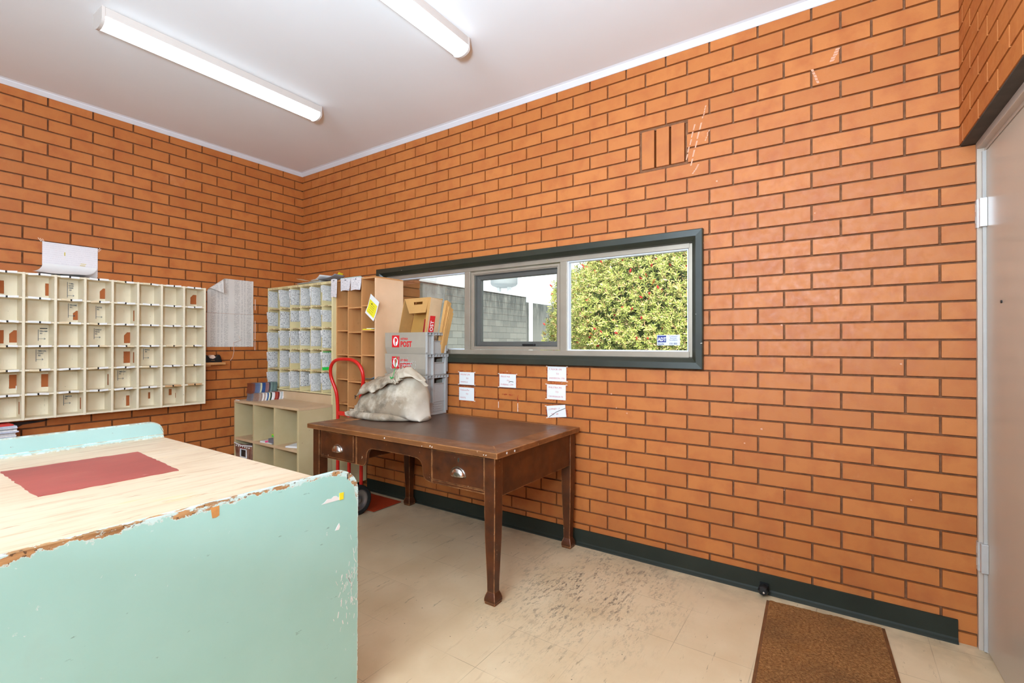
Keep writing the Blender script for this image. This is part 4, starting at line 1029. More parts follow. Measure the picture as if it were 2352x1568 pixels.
def crate(z0, z1, label, low=False, wornlogo=None, mark=True):
    X0, X1, Y0, Y1 = 1.532, 1.985, -.262, -.036
    t = thing('mail_crate', label, 'crate', ((X0+X1)/2,(Y0+Y1)/2,z0), 'grey mail crates stacked on the desk')
    h = z1-z0; tp = .012 if not low else .020; tw = .004
    q = MB()
    # long sides: plumb upper part, slight taper near the foot
    def side(ya, yb, sgn):
        zt = z0+h*.30
        q.hexa([(X0+tp,ya+sgn*tp,z0),(X1-.0195,ya+sgn*tp,z0),(X1-.0195,yb+sgn*tp,z0),(X0+tp,yb+sgn*tp,z0)], [(X0+.002,ya,zt),(X1-.0195,ya,zt),(X1-.0195,yb,zt),(X0+.002,yb,zt)])
        q.hexa([(X0+.002,ya,zt),(X1-.0195,ya,zt),(X1-.0195,yb,zt),(X0+.002,yb,zt)], [(X0,ya,z1),(X1-.0195,ya,z1),(X1-.0195,yb,z1),(X0,yb,z1)])
    side(Y0,Y0+tw,1); side(Y1-tw,Y1,-1)
    q.box(X0+tp,X1-.0195,Y0+tp,Y1-tp,z0,z0+.004)
    q.hexa([(X0+tp,Y0+tp,z0),(X0+tp+tw,Y0+tp,z0),(X0+tp+tw,Y1-tp,z0),(X0+tp,Y1-tp,z0)], [(X0,Y0,z1),(X0+tw,Y0,z1),(X0+tw,Y1,z1),(X0,Y1,z1)])
    obj('body', q, M['crate'], t)
    # end wall with hand slot, corner posts, ribs and a ribbed rim
    q = MB(); xa, xb = X1-.022, X1-.018; s0, s1 = Y0+.085, Y1-.040; za, zb = z1-.062, z1-.022
    q.box(xa,xb,Y0+.004,s0,z0+.002,z1); q.box(xa,xb,s1,Y1-.004,z0+.002,z1); q.box(xa,xb,s0,s1,z0+.002,za); q.box(xa,xb,s0,s1,zb,z1)
    obj('end_panel', q, M['crate_end'], t)
    q = MB()
    q.box(xb,X1,Y0,Y0+.008,z0+.012,z1); q.box(xb,X1,Y0+.060,Y0+.072,z0+(.09 if low else .0),z1); q.box(xb,X1,Y1-.028,Y1-.018,z0+.004,z1); q.box(xb,X1-.004,Y1-.008,Y1,z0+.02,z1)
    q.box(xb,X1-.008,Y0+.072,Y1-.028,zb,z1); q.box(xb,X1-.010,s0-.004,s0,za-.004,zb); q.box(xb,X1-.010,s1,s1+.004,za-.004,zb); q.box(xb,X1-.010,s0-.004,s1+.004,za-.004,za)
    if low:
        q.box(xb,X1-.006,Y0+.005,Y0+.060,z0+.088,z0+.096)
        for i in range(4): q.box(xb,xb+.006,Y0+.082,Y1-.05-.015*(i%2),z0+.026+.017*i,z0+.030+.017*i)
        q.box(xb,X1-.012,Y0+.072,Y1-.028,z0+.094,z0+.099); q.box(xb,X1-.006,Y0+.006,Y1-.01,z0,z0+.010)
    obj('end_rib', q, M['crate_end'], t, bevel=.001)
    q = MB(); q.box(X1-.020,X1+.004,Y0-.001,Y1+.001,z1-.004,z1); q.box(X1-.018,X1+.002,Y0,Y1,z1-.022,z1-.019)
    n = 7
    for i in range(n+1): yy = Y0+(Y1-Y0)*i/n; q.box(xb,X1+.003,yy-.0025,yy+.0025,z1-.021,z1-.001)
    obj('rim', q, M['crate_end'], t)
    if mark: logo(t, 1.612, z1-.067, .88, Y0)
    return t
c3 = crate(.7625,1.058,'deep grey mail crate standing on the desk, lowest of the stack behind the canvas bag',True,None,False)
c2 = crate(1.0585,1.2145,'shallow grey mail crate, middle of the stack, torn clear tape over its red mark')
c1 = crate(1.215,1.376,'shallow grey mail crate, topmost of the stack, holding cardboard trays')
# torn tape over the middle crate's mark
q = MB()
for i in range(46):
    x = 1.60+rng.uniform(0,.27); z = 1.10+rng.uniform(0,.085); l = rng.uniform(.006,.03); a = rng.choice([.15,-.2,.9,1.3,.4,-.6]); w = rng.uniform(.001,.0035)
    Mx = Matrix.Translation((x,-.2660,z)) @ Matrix.Rotation(a,4,'Y'); q.box(-l/2,l/2,0,.0008,-w/2,w/2,Mx)
q.box(1.72,1.83,-.2660,-.2652,1.128,1.133); q.box(1.70,1.84,-.2660,-.2652,1.146,1.150)
obj('torn_tape', q, plain('torn tape', srgb(206,200,192), .25, 0, .08, 30), c2)

# cardboard trays standing in the top crate
def quad_slab(mb, a, b, c, d, n, t):
    n = Vector(n).normalized()*t; P = [Vector(p) for p in (a,b,c,d)]
    mb.add([*P, *(p+n for p in P)], [(0,1,2,3),(7,6,5,4),(0,4,5,1),(1,5,6,2),(2,6,7,3),(3,7,4,0)])
ct = thing('cardboard_tray', 'brown cardboard mail tray with a hand hole standing on end in the top crate', 'cardboard tray', (1.78,-.17,1.225))
# open mouth faces the room; tray stands on its short end and leans a little
zb_, zt_ = 1.2205, 1.636
xl0, xl1, xr0, xr1 = 1.585, 1.690, 1.885, 1.962      # left/right edges at foot and top
yf, yk = -.205, -.085
q = MB(); quad_slab(q, (xl0,yk,zb_),(xr0,yk,zb_),(xr1,yk+.01,zt_),(xl1,yk+.01,zt_), (0,1,0), .004); obj('bottom_board', q, M['card_in'], ct)
q = MB(); quad_slab(q, (xl0,yf,zb_),(xl0,yk,zb_),(xl1,yk,zt_),(xl1,yf,zt_), (-1,0,.2), .004); obj('side_board', q, M['card'], ct)
q = MB(); quad_slab(q, (xr0,yf,zb_),(xr0,yk,zb_),(xr1,yk,zt_-.01),(xr1,yf,zt_), (1,0,-.2), .008); sd = obj('side_board', q, M['card_pale'], ct)
q = MB(); quad_slab(q, (xr0-.016,yf-.001,zb_),(xr0+.010,yf-.001,zb_),(xr1+.006,yf-.001,zt_),(xr1-.020,yf-.001,zt_), (0,1,0), .003); obj('folded_edge', q, M['card'], ct)
# end flap with hand hole, hanging down across the top
q = MB()
def flap(u, v):   # u across, v downwards
    a = Vector((xl1,yf,zt_)); b = Vector((xr1-.014,yf,zt_+.002)); c = Vector((xl1+.062,yf-.002,zt_-.115)); d = Vector((xr1-.040,yf-.002,zt_-.112))
    p = (a*(1-u)+b*u)*(1-v)+(c*(1-u)+d*u)*v; p.y -= .010*v; return p
us2, vs2 = [0,.36,.40,.72,.76,1], [0,.26,.44,1]
for i in range(5):
    for j in range(3):
        if j == 1 and 1 <= i <= 3: continue
        quad_slab(q, flap(us2[i],vs2[j]),flap(us2[i+1],vs2[j]),flap(us2[i+1],vs2[j+1]),flap(us2[i],vs2[j+1]),(0,1,0),.004)
obj('hand_hole_flap', q, M['card'], ct)
q = MB(); quad_slab(q, (xl1,yf,zt_),(xr1,yf,zt_),(xr1,yk,zt_-.004),(xl1,yk,zt_-.004),(0,0,-1),.004); obj('end_board', q, M['card'], ct)
bxz = lambda z: xr0+.077*(z-zb_)/.4155+.0095
q = MB(); quad_slab(q, (bxz(1.378),-.190,1.378),(bxz(1.378),-.135,1.378),(bxz(1.50),-.135,1.50),(bxz(1.50),-.190,1.50),(1,0,-.18),.0008); obj('red_panel', q, M['post_red'], ct)
ux = Vector((.182,0,.983)); uy = Vector((0,-1,0)); un = ux.cross(uy)
if un.x < 0: uy = -uy; un = -un
F = Matrix(((ux.x,uy.x,un.x,bxz(1.382)+.0012),(ux.y,uy.y,un.y,-.146 if uy.y < 0 else -.178),(ux.z,uy.z,un.z,1.384),(0,0,0,1)))
q = text_mesh('OST', .046, F, xs=.92, bold=.001, spacing=1.02); obj('lettering', q, M['white'], ct, recalc=False)
q = MB(); quad_slab(q, (xr0-.004,yf-.0018,1.36),(xr0+.014,yf-.0018,1.36),(xr0+.030,yf-.0018,1.475),(xr0+.018,yf-.0018,1.475),(0,1,0),.0005); obj('red_panel', q, plain('dark red print',srgb(150,24,24),.6), ct)
for i, (dx, zt2, yy, lab) in enumerate([(.062,1.618,-.085,'flattened brown cardboard tray leaning behind the standing tray, taller one'),(.080,1.572,-.075,'shorter flattened cardboard tray with a torn edge at the window end of the top crate')]):
    q = MB(); x0 = xr0+.024+dx-.030; x1 = x0+.026+.055*(zt2-1.22)/.4
    quad_slab(q, (x0,yy-.02,1.2205),(x0,yy+.025,1.2205),(x1+.012,yy+.025,zt2-.02),(x1+.012,yy-.02,zt2),(1,0,-.15),.005)
    quad_slab(q, (x0+.006,yy-.018,1.2205),(x0+.006,yy+.022,1.2205),(x1+.017,yy+.022,zt2-.05),(x1+.017,yy-.018,zt2-.03),(1,0,-.15),.004)
    quad_slab(q, (x0-.014,yy-.022,1.2205),(x0+.006,yy-.02,1.2205),(x1+.014,yy-.02,zt2),(x1-.010,yy-.022,zt2-.002),(0,1,0),.004)
    top('flattened_tray', q, M['card'], lab, 'cardboard', (x0,yy,1.2205), 'flattened trays in the top crate')

# ------------------------------------------------------------------ canvas mail bag
bg = thing('canvas_bag', 'grubby off white canvas mail bag slumped on the desk in front of the grey crates', 'mail bag', (1.80,-.47,DZ))
def lerpk(tab, u):
    for (a, va), (b, vb) in zip(tab[:-1], tab[1:]):
        if u <= b: k = (u-a)/(b-a) if b > a else 0; k = k*k*(3-2*k); return va+(vb-va)*k
    return tab[-1][1]
LEN0, LEN1 = 1.505, 2.135
hgt = [(0,.05),(.05,.12),(.11,.195),(.20,.232),(.34,.252),(.50,.285),(.66,.325),(.78,.352),(.88,.325),(.95,.20),(1.0,.04)]
wid = [(0,.05),(.08,.105),(.25,.130),(.5,.155),(.75,.150),(.9,.12),(1.0,.06)]
q = MB(); NU, NV = 90, 56
def bagpt(u, v):
    x = LEN0+(LEN1-LEN0)*u; H = lerpk(hgt, u); Wd = lerpk(wid, u); cy = -.492+.050*u
    a = 2*math.pi*v; ca, sa = math.cos(a), math.sin(a)
    e = .62
    py = math.copysign(abs(ca)**e, ca)*Wd; pz = math.copysign(abs(sa)**.85, sa)
    # broad at the foot, drawn together towards the top
    z = H*.44*(1+pz) if pz > 0 else H*.44*(1+pz)
    z = H*(.44+.56*pz) if pz > 0 else H*.44*(1+pz)
    k = z/max(H,.01); py *= (1.05-.62*k**1.5)
    p = Vector((x, cy+py+.06*k*.6, z))
    n = Vector((0, ca, sa))
    nz1 = mnoise.noise(Vector((x*5, py*6+3, z*6)))*.020 + mnoise.noise(Vector((x*13, py*12, z*14+9)))*.010
    fold = .010*math.sin(26*(z*1.0-.55*(x-1.5))+4*mnoise.noise(Vector((x*4,py*4,z*3))))*max(0, .8-abs(u-.25)*2.2)
    low = .012*math.sin(60*z+5*x)*max(0, 1-z/.09)*max(0,1-abs(u-.3)*1.5)
    p += n*(nz1+fold+low)*min(1, 5*H)
    # sheet end pulled tight on the right
    if p.z < .003: p.z = .003+.0
    return (p.x, p.y, p.z+DZ)
vs = [bagpt(i/NU, j/NV) for i in range(NU+1) for j in range(NV)]
fs = [(i*NV+j, i*NV+(j+1) % NV, (i+1)*NV+(j+1) % NV, (i+1)*NV+j) for i in range(NU) for j in range(NV)]
fs += [tuple(range(NV-1,-1,-1)), tuple(NU*NV+j for j in range(NV))]
q.add(vs, fs); b_o = obj('sack', q, M['bag'], bg, smooth=True)
# gathered mouth: a long soft flap whose ruffled lip stands off the belly, and a second fold at the tied neck
def poly(P, u):
    k = u*(len(P)-1); a = min(int(k), len(P)-2); f = k-a; f = f*f*(3-2*f)*.5+f*.5
    return Vector(P[a])*(1-f)+Vector(P[a+1])*f
def cloth(name, A, B, bulge, ruff, fq, seed=0, curl=.012):
    q = MB()
    def fn(u, v):
        p = poly(A, u)*(1-v)+poly(B, u)*v
        w = mnoise.noise(Vector((u*fq, v*2.5, seed)))
        p += Vector((.012*w*v, -bulge*math.sin(math.pi*min(1, v*1.05))-ruff*w*(.3+v), ruff*.7*mnoise.noise(Vector((u*fq*.8+5, v*3, seed)))))
        if v > .86: k = (v-.86)/.14; p += Vector((0, curl*k*1.2, curl*.7*k*k))
        return p
    q.grid(72, 18, fn); return obj(name, q, M['bag'], bg, smooth=True, recalc=False, solid=.004)
UP = [(1.560,-.44,.985),(1.600,-.50,1.010),(1.660,-.495,1.022),(1.725,-.49,1.048),(1.800,-.485,1.068),(1.872,-.48,1.093),(1.915,-.475,1.106)]
LIP = [(1.575,-.575,.905),(1.660,-.600,.925),(1.725,-.588,.955),(1.800,-.612,.946),(1.845,-.598,.974),(1.910,-.602,1.000),(1.960,-.597,1.016),(2.005,-.585,1.026)]
cloth('mouth_flap', UP, LIP, .022, .020, 9, 1)
cloth('mouth_flap', [(x+.01,y+.05,z+.004) for x,y,z in UP], [(x+.02,y+.035,z+.022) for x,y,z in LIP], .012, .022, 12, 4)
RG = [(1.895,-.455,1.090),(1.935,-.470,1.112),(1.985,-.470,1.128),(2.035,-.465,1.127),(2.100,-.455,1.088),(2.150,-.440,1.040)]
RL = [(1.985,-.560,1.030),(2.030,-.568,1.052),(2.085,-.568,1.068),(2.140,-.558,1.060),(2.185,-.535,1.036),(2.205,-.500,1.000)]
cloth('neck_fold', RG, RL, .020, .012, 6, 8, .02)
cloth('neck_fold', [(1.895,-.47,1.10),(1.915,-.475,1.108),(1.94,-.47,1.112),(1.965,-.465,1.118)], [(1.965,-.575,1.018),(1.985,-.590,1.030),(2.005,-.575,1.022),(2.03,-.58,1.045)], .012, .030, 9, 2, .004)
# hem rolled along the foot, and slack layers at the closed end
q = MB(); q.tube(smoothpath([(1.445,-.545,DZ+.016),(1.53,-.578,DZ+.022),(1.62,-.598,DZ+.024),(1.72,-.612,DZ+.024),(1.82,-.614,DZ+.026),(1.92,-.592,DZ+.028),(2.00,-.545,DZ+.029),(2.055,-.470,DZ+.029),(2.085,-.385,DZ+.026),(2.075,-.335,DZ+.018)], 2), .02, 12)
n12 = len(q.v)//12
for k in range(n12):
    f = k/(n12-1); rr = .55+.75*min(1, 5*f, 5*(1-f))*(1+.12*math.sin(30*f))
    c = sum((Vector(v) for v in q.v[12*k:12*k+12]), Vector())/12
    for m in range(12): p = c+(Vector(q.v[12*k+m])-c)*rr; q.v[12*k+m] = (p.x, p.y, max(p.z, DZ+.001))
obj('foot_hem', q, M['bag'], bg, smooth=True)
for (ax, ay, az, bx_, by, bz, wd, sd2) in [(1.430,-.555,.012,1.66,-.585,.018,.075,1),(1.455,-.53,.032,1.68,-.575,.042,.065,5),(1.475,-.50,.056,1.66,-.555,.075,.06,9)]:
    q = MB()
    def slack(u, v, ax=ax, ay=ay, az=az, bx_=bx_, by=by, bz=bz, wd=wd, sd2=sd2):
        e = math.sin(min(1, u*2.2)*math.pi/2)
        return (ax+(bx_-ax)*u, ay+(by-ay)*u-wd*.5*e*(v-.3)+.006*mnoise.noise(Vector((u*6,v*3,sd2))), DZ+max(.002, az+(bz-az)*u+.016*math.sin(math.pi*v)-.012*v+.006*mnoise.noise(Vector((u*9,v*4,sd2+3)))))
    q.grid(24, 12, slack); obj('slack_fold', q, M['bag'], bg, smooth=True, recalc=False, solid=.005)
q = MB(); q.tube([(1.940,-.515,1.205),(1.952,-.53,1.165),(1.960,-.545,1.13),(1.972,-.565,1.10),(1.985,-.588,1.07)], .0022, 8); q.tube([(1.965,-.592,1.066),(1.985,-.604,1.058),(2.000,-.596,1.068)], .0045, 8); obj('green_tie', q, M['string'], bg)
q = MB(); q.tube([(1.595,-.592,DZ+.158),(1.612,-.602,DZ+.150),(1.630,-.604,DZ+.156)], .0035, 6); q.tube([(1.610,-.603,DZ+.152),(1.616,-.606,DZ+.134)], .003, 6); obj('draw_cord', q, M['black'], bg)

# ------------------------------------------------------------------ mint sorting bench
BX0,BX1,BZ = 1.824,3.050,.850
BYE, BYN = -1.862, -3.30
bn = thing('sorting_bench', 'large sorting bench with chipped mint green sides and a worn plywood top', 'workbench', (2.44,-2.5,0))
q = MB(); NX, NY = 14, 24
q.box(BX0,BX1-.018,BYN,BYE,BZ-.018,BZ); obj('bench_top', q, M['bench_top'], bn, bevel=.002)
# near side panel with a rounded corner; the attribute tells the distance to its edge
def outline(d, n=16):
    yr, zt, r = -1.705-d, BZ+.004-d, max(.004, .085-d*.8)
    P = [(BYN+d, zt)]
    P += [(yr-r+r*math.sin(R(90*i/n)), zt-r+r*math.cos(R(90*i/n))) for i in range(n+1)]
    P += [(yr, .02+d), (BYN+d, .02+d)]
    return P
def panel(mb, xface, xback):
    ds = [0, .006, .014, .026, .045, .08]; base = []
    rings = [outline(d) for d in ds]; n = len(rings[0])
    # denser points along the top edge
    for d, P in zip(ds, rings):
        base.append(len(mb.v))
        for y, z in P: mb.v.append((xface, y, z)); mb.a.append(d)
    for a in range(len(ds)-1):
        for i in range(n):
            j = (i+1) % n; mb.f.append((base[a]+i, base[a]+j, base[a+1]+j, base[a+1]+i))
    mb.f.append(tuple(base[-1]+i for i in range(n)))
    b0 = len(mb.v)
    for y, z in rings[0]: mb.v.append((xback, y, z)); mb.a.append(.012)
    for i in range(n): j = (i+1) % n; mb.f.append((base[0]+i, b0+i, b0+j, base[0]+j))
    mb.f.append(tuple(b0+i for i in range(n-1,-1,-1)))
q = MB(); panel(q, BX1, BX1-.018); pn = obj('side_panel', q, M['mint'], bn)
q = MB()
yu = BYE+.004; r = .055
pts = [(BYN,.02),(yu,.02),(yu,.872)] + [(yu-r+r*math.cos(R(90*i/8)), .870+r*math.sin(R(90*i/8))) for i in range(9)] + [(BYN,.925)]
q.prism(pts, lambda u,v,d: (d,u,v), BX0-.018, BX0); obj('rear_panel', q, M['mint_up'], bn, bevel=.002)
q = MB(); q.prism([(BX0,BZ),(BX0+.014,BZ),(BX0+.012,BZ+.006),(BX0,BZ+.014)], lambda u,v,d: (u,d,v), BYN, yu-.004); obj('cove_bead', q, M['mint_up'], bn)
for x0, x1, y in ((BX0+.01,BX1-.03,BYE-.05),):
    q = MB(); q.box(x0,x1,y-.02,y,.55,BZ-.018); obj('rail', q, M['mint_up'], bn)
for x in (BX0+.02,BX1-.08):
    for y in (BYE-.10,BYN+.05): 
        q = MB(); q.box(x,x+.05,y,y+.05,0,BZ-.018); obj('leg', q, M['mint_up'], bn)
# torn sticker, number mark, bare knock on the near panel
def on_panel(pts, t=.0006): 
    q = MB(); q.prism(pts, lambda u,v,d: (d,u,v), BX1, BX1+t); return q
def chip(name, pts, m): obj(name, on_panel(pts), m, bn)
chip('torn_sticker', [(-1.852,.757),(-1.770,.755),(-1.768,.772),(-1.776,.776),(-1.786,.764),(-1.795,.772),(-1.806,.773),(-1.815,.767),(-1.83,.770),(-1.84,.762)], M['paper'])
obj('yellow_sticker', on_panel([(-1.783,.754),(-1.767,.754),(-1.766,.777),(-1.783,.778)], .0014), M['yellow'], bn)
q = text_mesh('1', .026, fr_left(BX1+.0002,-1.757,.818), bold=.0001); obj('number_mark', q, M['ink_black'], bn, recalc=False)
chip('bare_knock', [(-2.192,.842),(-2.170,.843),(-2.170,.816),(-2.178,.812),(-2.188,.813)], plain('bare timber knock',srgb(196,138,76),.7,0,.12,40))
chip('white_knock', [(-1.80,.655),(-1.785,.654),(-1.780,.664),(-1.784,.676),(-1.792,.667)], M['white'])
q = MB()
for i in range(90):
    y = -1.745+rng.gauss(0,.022); z = .44+rng.gauss(0,.075)
    if y > -1.712: continue
    l, w = rng.uniform(.002,.022), rng.choice([.0004,.0005,.0007,.0009,.0016])
    Mx = Matrix.Translation((BX1+.0002,y,z)) @ Matrix.Rotation(rng.uniform(-.5,.5),4,'X'); q.box(0,.0003,-w,w,-l/2,l/2,Mx)
obj('white_scratch', q, M['white'], bn)
# red lino rectangle on the top
q = MB(); A = [(2.100,-2.438),(2.118,-2.055),(2.575,-2.084),(2.571,-2.440)]
vsx = []; 
P4 = [Vector((a,b,0)) for a,b in A]; nseg = 22; edge = []
for i in range(4):
    a, b = P4[i], P4[(i+1) % 4]
    for k in range(nseg): p = a.lerp(b, k/nseg); edge.append((p.x+rng.uniform(-.003,.003), p.y+rng.uniform(-.003,.003)))
q.prism(edge, lambda u,v,d: (u,v,d), BZ+.0003, BZ+.0025); top('lino_mat', q, M['red_lino'], 'faded red lino rectangle with ragged edges on the worn bench top', 'desk mat', (2.34,-2.25,BZ))
# magazine pile on a ledge behind the bench
ldg = MB(); ldg.box(.001,.30,-2.60,-2.03,.668,.690); top('wall_shelf', ldg, M['ply'], 'low timber shelf on the wall under the pigeonholes, mostly hidden behind the mint bench', 'shelf', (.001,-2.3,.668))
zz = .6905
for i in range(11):
    h = rng.uniform(.0055,.008); c = [(226,222,218),(214,212,216),(196,200,214),(230,226,222)][i % 4]
    slab('magazine',.02+rng.uniform(0,.015),.235+rng.uniform(-.015,.012),-2.40,-2.068+rng.uniform(-.008,.006),zz,h,lmat(c),'white edged magazine, %s up from the shelf in the pile behind the mint bench' % num[i],'magazine',rng.uniform(-.03,.03),'magazines piled behind the bench',.001)
    zz += h+.0012
slab('red_magazine',.03,.22,-2.42,-2.085,zz,.007,lmat((214,48,44)),'red covered magazine on top of the pile behind the mint bench','magazine',.08,'magazines piled behind the bench',.001)

# ------------------------------------------------------------------ notes taped under the window
NW = 'notes taped to the brick under the window'
def wall_note(x0,x1,z0,z1,lines,label,size=.0165,ink='ink_red',tilt=0,tear=None,fills=True):
    t = thing('taped_note', label, 'note', ((x0+x1)/2,0,z0), NW)
    cx, cz = (x0+x1)/2,(z0+z1)/2; Mx = Matrix.Translation((cx,0,cz)) @ Matrix.Rotation(-tilt,4,'Y'); w, h = (x1-x0)/2,(z1-z0)/2
    q = MB(); q.box(-w,w,-.0022,-.0012,-h,h,Mx); obj('paper', q, M['paper'], t)
    q = MB()
    for i in range(80):     # red adhesive crumbs around the sheet
        s = rng.choice('tblr'); a = rng.uniform(-1,1)
        px, pz = {'t': (a*w, h+rng.uniform(0,.012)), 'b': (a*w,-h-rng.uniform(0,.010)), 'l': (-w-rng.uniform(0,.010),a*h), 'r': (w+rng.uniform(0,.012),a*h)}[s]
        k = rng.uniform(.0006,.0022); l = k*rng.uniform(1,3.5)
        if s in 'lr': k, l = l, k
        q.box(px-l,px+l,-.0009,-.0002,pz-k,pz+k,Mx)
    obj('adhesive_residue', q, M['tape_red'], t)
    q = MB()
    for sx, sz in ((-1,1),(1,1),(-1,-1),(1,-1)):
        if rng.random() < .7: q.box(sx*w-.006*(1-sx),sx*w+.006*(1+sx),-.0030,-.0022,sz*h-.003,sz*h+.004,Mx)
    if q.v: obj('tape_corner', q, M['tape_clear'], t)
    step = (z1-z0)/(len(lines)+.35); b = MB()
    for i, s in enumerate(lines):
        F = Mx @ Matrix.Translation((-w*.84 if len(s) > 3 else -w*.1, -.0022, h-step*(i+.85))) @ Matrix.Rotation(R(90),4,'X')
        tm = text_mesh(s, size, F, xs=min(1.0, w*1.75/max(.001, len(s)*size*.62)), shear=.1, depth=.0003); b.add(tm.v, tm.f)
    obj('handwriting', b, M[ink], t, recalc=False)
    return t, Mx, w, h
wall_note(2.070,2.215,.982,1.077,['MOUNT 270','TO','WHITE 21'],'white note with red writing taped under the window, upper of the pair beside the crates')
wall_note(2.068,2.214,.863,.961,['Timboon/Pur','TO','FOOTS'],'white note with bold red writing, lower of the pair taped up beside the crates')
t3,Mx,w,h = wall_note(2.447,2.590,.981,1.076,['FROST 918','TO','DURANG 1779'],'white note with a black squiggle taped to the brick midway under the window')
q = MB(); q.tube([Mx @ Vector((.012,-.003,-.012)), Mx @ Vector((.022,-.003,-.004)), Mx @ Vector((.04,-.003,-.004)), Mx @ Vector((.05,-.003,-.008))], .0016, 6); obj('black_squiggle', q, M['ink_black'], t3)
wall_note(2.846,2.987,1.042,1.140,['P. McIVOR 1090','TO','ANDERSON 1790'],'white note taped highest of the column of three, touching the window trim')
wall_note(2.841,2.983,.920,1.020,['PHILSTRA 392','TO','CAVANAGH 91'],'white note taped middle in the column of three below the window')
t6,Mx,w,h = wall_note(2.842,2.984,.803,.882,['LOMNEY 17','    TO   60'],'crooked white note with a diagonal tear, lowest of the column of three',tilt=R(7))
q = MB(); q.tube([Mx @ Vector((-w*.85,-.0028,-h*.9)), Mx @ Vector((0,-.0028,-.004)), Mx @ Vector((w,-.0028,h*.45))], .0016, 6); obj('tear_line', q, M['ink_black'], t6)
q = MB()
for (x0,x1,z0,z1) in ((2.436,2.441,.85,.935),(2.600,2.609,.835,.93),(2.47,2.585,.926,.932)):
    for i in range(22):
        x = rng.uniform(x0,x1); z = rng.uniform(z0,z1); k = rng.uniform(.001,.003); q.box(x-k,x+k,-.0008,-.0002,z-k*1.5,z+k*1.5)
top('tape_outline', q, M['tape_red'], 'empty outline of red adhesive remaining from a lost note below the squiggle note', 'tape mark', (2.52,0,.83))
q = MB()
for x, z0, z1 in ((2.4385,.83,.875),(2.6045,.815,.875)): q.box(x-.003,x+.003,-.0015,-.0003,z0,z1)
top('tape_strip', q, M['tape_clear'], 'two thin curling strips of old tape hanging under the empty note outline', 'tape', (2.52,0,.815))

# security sticker on the glass
st = thing('window_sticker', 'small white and blue security sticker on the large window pane', 'sticker', (3.63,.061,1.285))
sx0, sx1, sz0, sz1 = 3.565, 3.700, 1.283, 1.345; sy = .0605
q = MB(); q.box(sx0,sx1,sy,sy+.001,sz0,sz1); obj('sticker_sheet', q, plain('sticker white',srgb(206,208,216),.5), st)
q = MB(); q.box(sx0+.004,sx0+.055,sy-.0006,sy,sz0+.018,sz1-.004); obj('blue_panel', q, plain('sticker blue',srgb(36,48,120),.5), st)
q = text_mesh('ADT', .030, fr_front(sx0+.006, sy-.0006, sz0+.026), xs=.80, bold=.0008, depth=.0002); obj('lettering', q, M['white'], st, recalc=False)
q = text_mesh('Security', .014, fr_front(sx0+.004, sy-.0002, sz0+.004), xs=.86, bold=.0004, depth=.0002); q2 = text_mesh('Continuous\nElectronic\nSurveillance', .0115, fr_front(sx0+.097, sy-.0002, sz1-.012), 'CENTER', xs=.85, depth=.0002, line=.95); q.add(q2.v, q2.f)
q2 = text_mesh('131 005', .015, fr_front(sx0+.097, sy-.0002, sz0+.005), 'CENTER', xs=.95, bold=.0003, depth=.0002); q.add(q2.v, q2.f); obj('lettering', q, plain('sticker ink',srgb(40,44,80),.5), st, recalc=False)

# ------------------------------------------------------------------ floor things
mt = thing('door_mat', 'brown coir doormat lying by the skirting beside the beige door', 'doormat', (4.43,-.5,0))
C4 = [(4.194-.003,-.797),(4.672,-.79),(4.640,-.066),(4.168,-.092)]
Pm = [Vector((a,b,0)) for a,b in [(4.199,-1.0),(4.690,-.985),(4.638,-.066),(4.166,-.092)]]
q = MB()
def matpt(u, v, ins=.012):
    p = (Pm[0]*(1-u)+Pm[1]*u)*(1-v)+(Pm[3]*(1-u)+Pm[2]*u)*v
    return p
q.grid(60, 110, lambda u,v: (lambda p: (p.x, p.y, .011+.004*mnoise.noise(Vector((p.x*160,p.y*160,0)))+.002*mnoise.noise(Vector((p.x*14,p.y*14,3)))))(matpt(.028+.944*u,.008+.984*v)))
obj('coir_pile', q, M['coir'], mt, smooth=False, recalc=False)
q = MB()
for i in range(4):
    a, b = Pm[i], Pm[(i+1) % 4]; c = (Pm[0]+Pm[1]+Pm[2]+Pm[3])/4
    ia, ib = a.lerp(c,.055), b.lerp(c,.055)
    q.hexa([(a.x,a.y,.0),(b.x,b.y,.0),(ib.x,ib.y,.0),(ia.x,ia.y,.0)], [(a.x,a.y,.006),(b.x,b.y,.006),(ib.x,ib.y,.010),(ia.x,ia.y,.010)])
obj('edging', q, M['mat_edge'], mt)
ds = thing('door_stop', 'small black rubber door stop at the skirting beside the doormat', 'door stop', (4.148,-.045,0))
q = MB(); q.lathe([(.0,-.026),(.020,-.026),(.024,-.030),(.026,-.055),(.024,-.068),(.019,-.074),(.0,-.076)], (4.147,0,.034), 'y', 8); obj('buffer', q, M['black'], ds)
q = MB(); q.lathe([(.0,-.0785),(.005,-.0778),(.006,-.075)], (4.151,0,.030), 'y', 10); obj('screw_head', q, M['chrome'], ds)
q = MB(); q.box(4.127,4.167,-.030,-.013,.012,.056); obj('base', q, M['black'], ds)

# ------------------------------------------------------------------ outside
q = MB(); q.box(-30,40,.14,60,-.35,-.25); struct('ground', q, M['ground'])
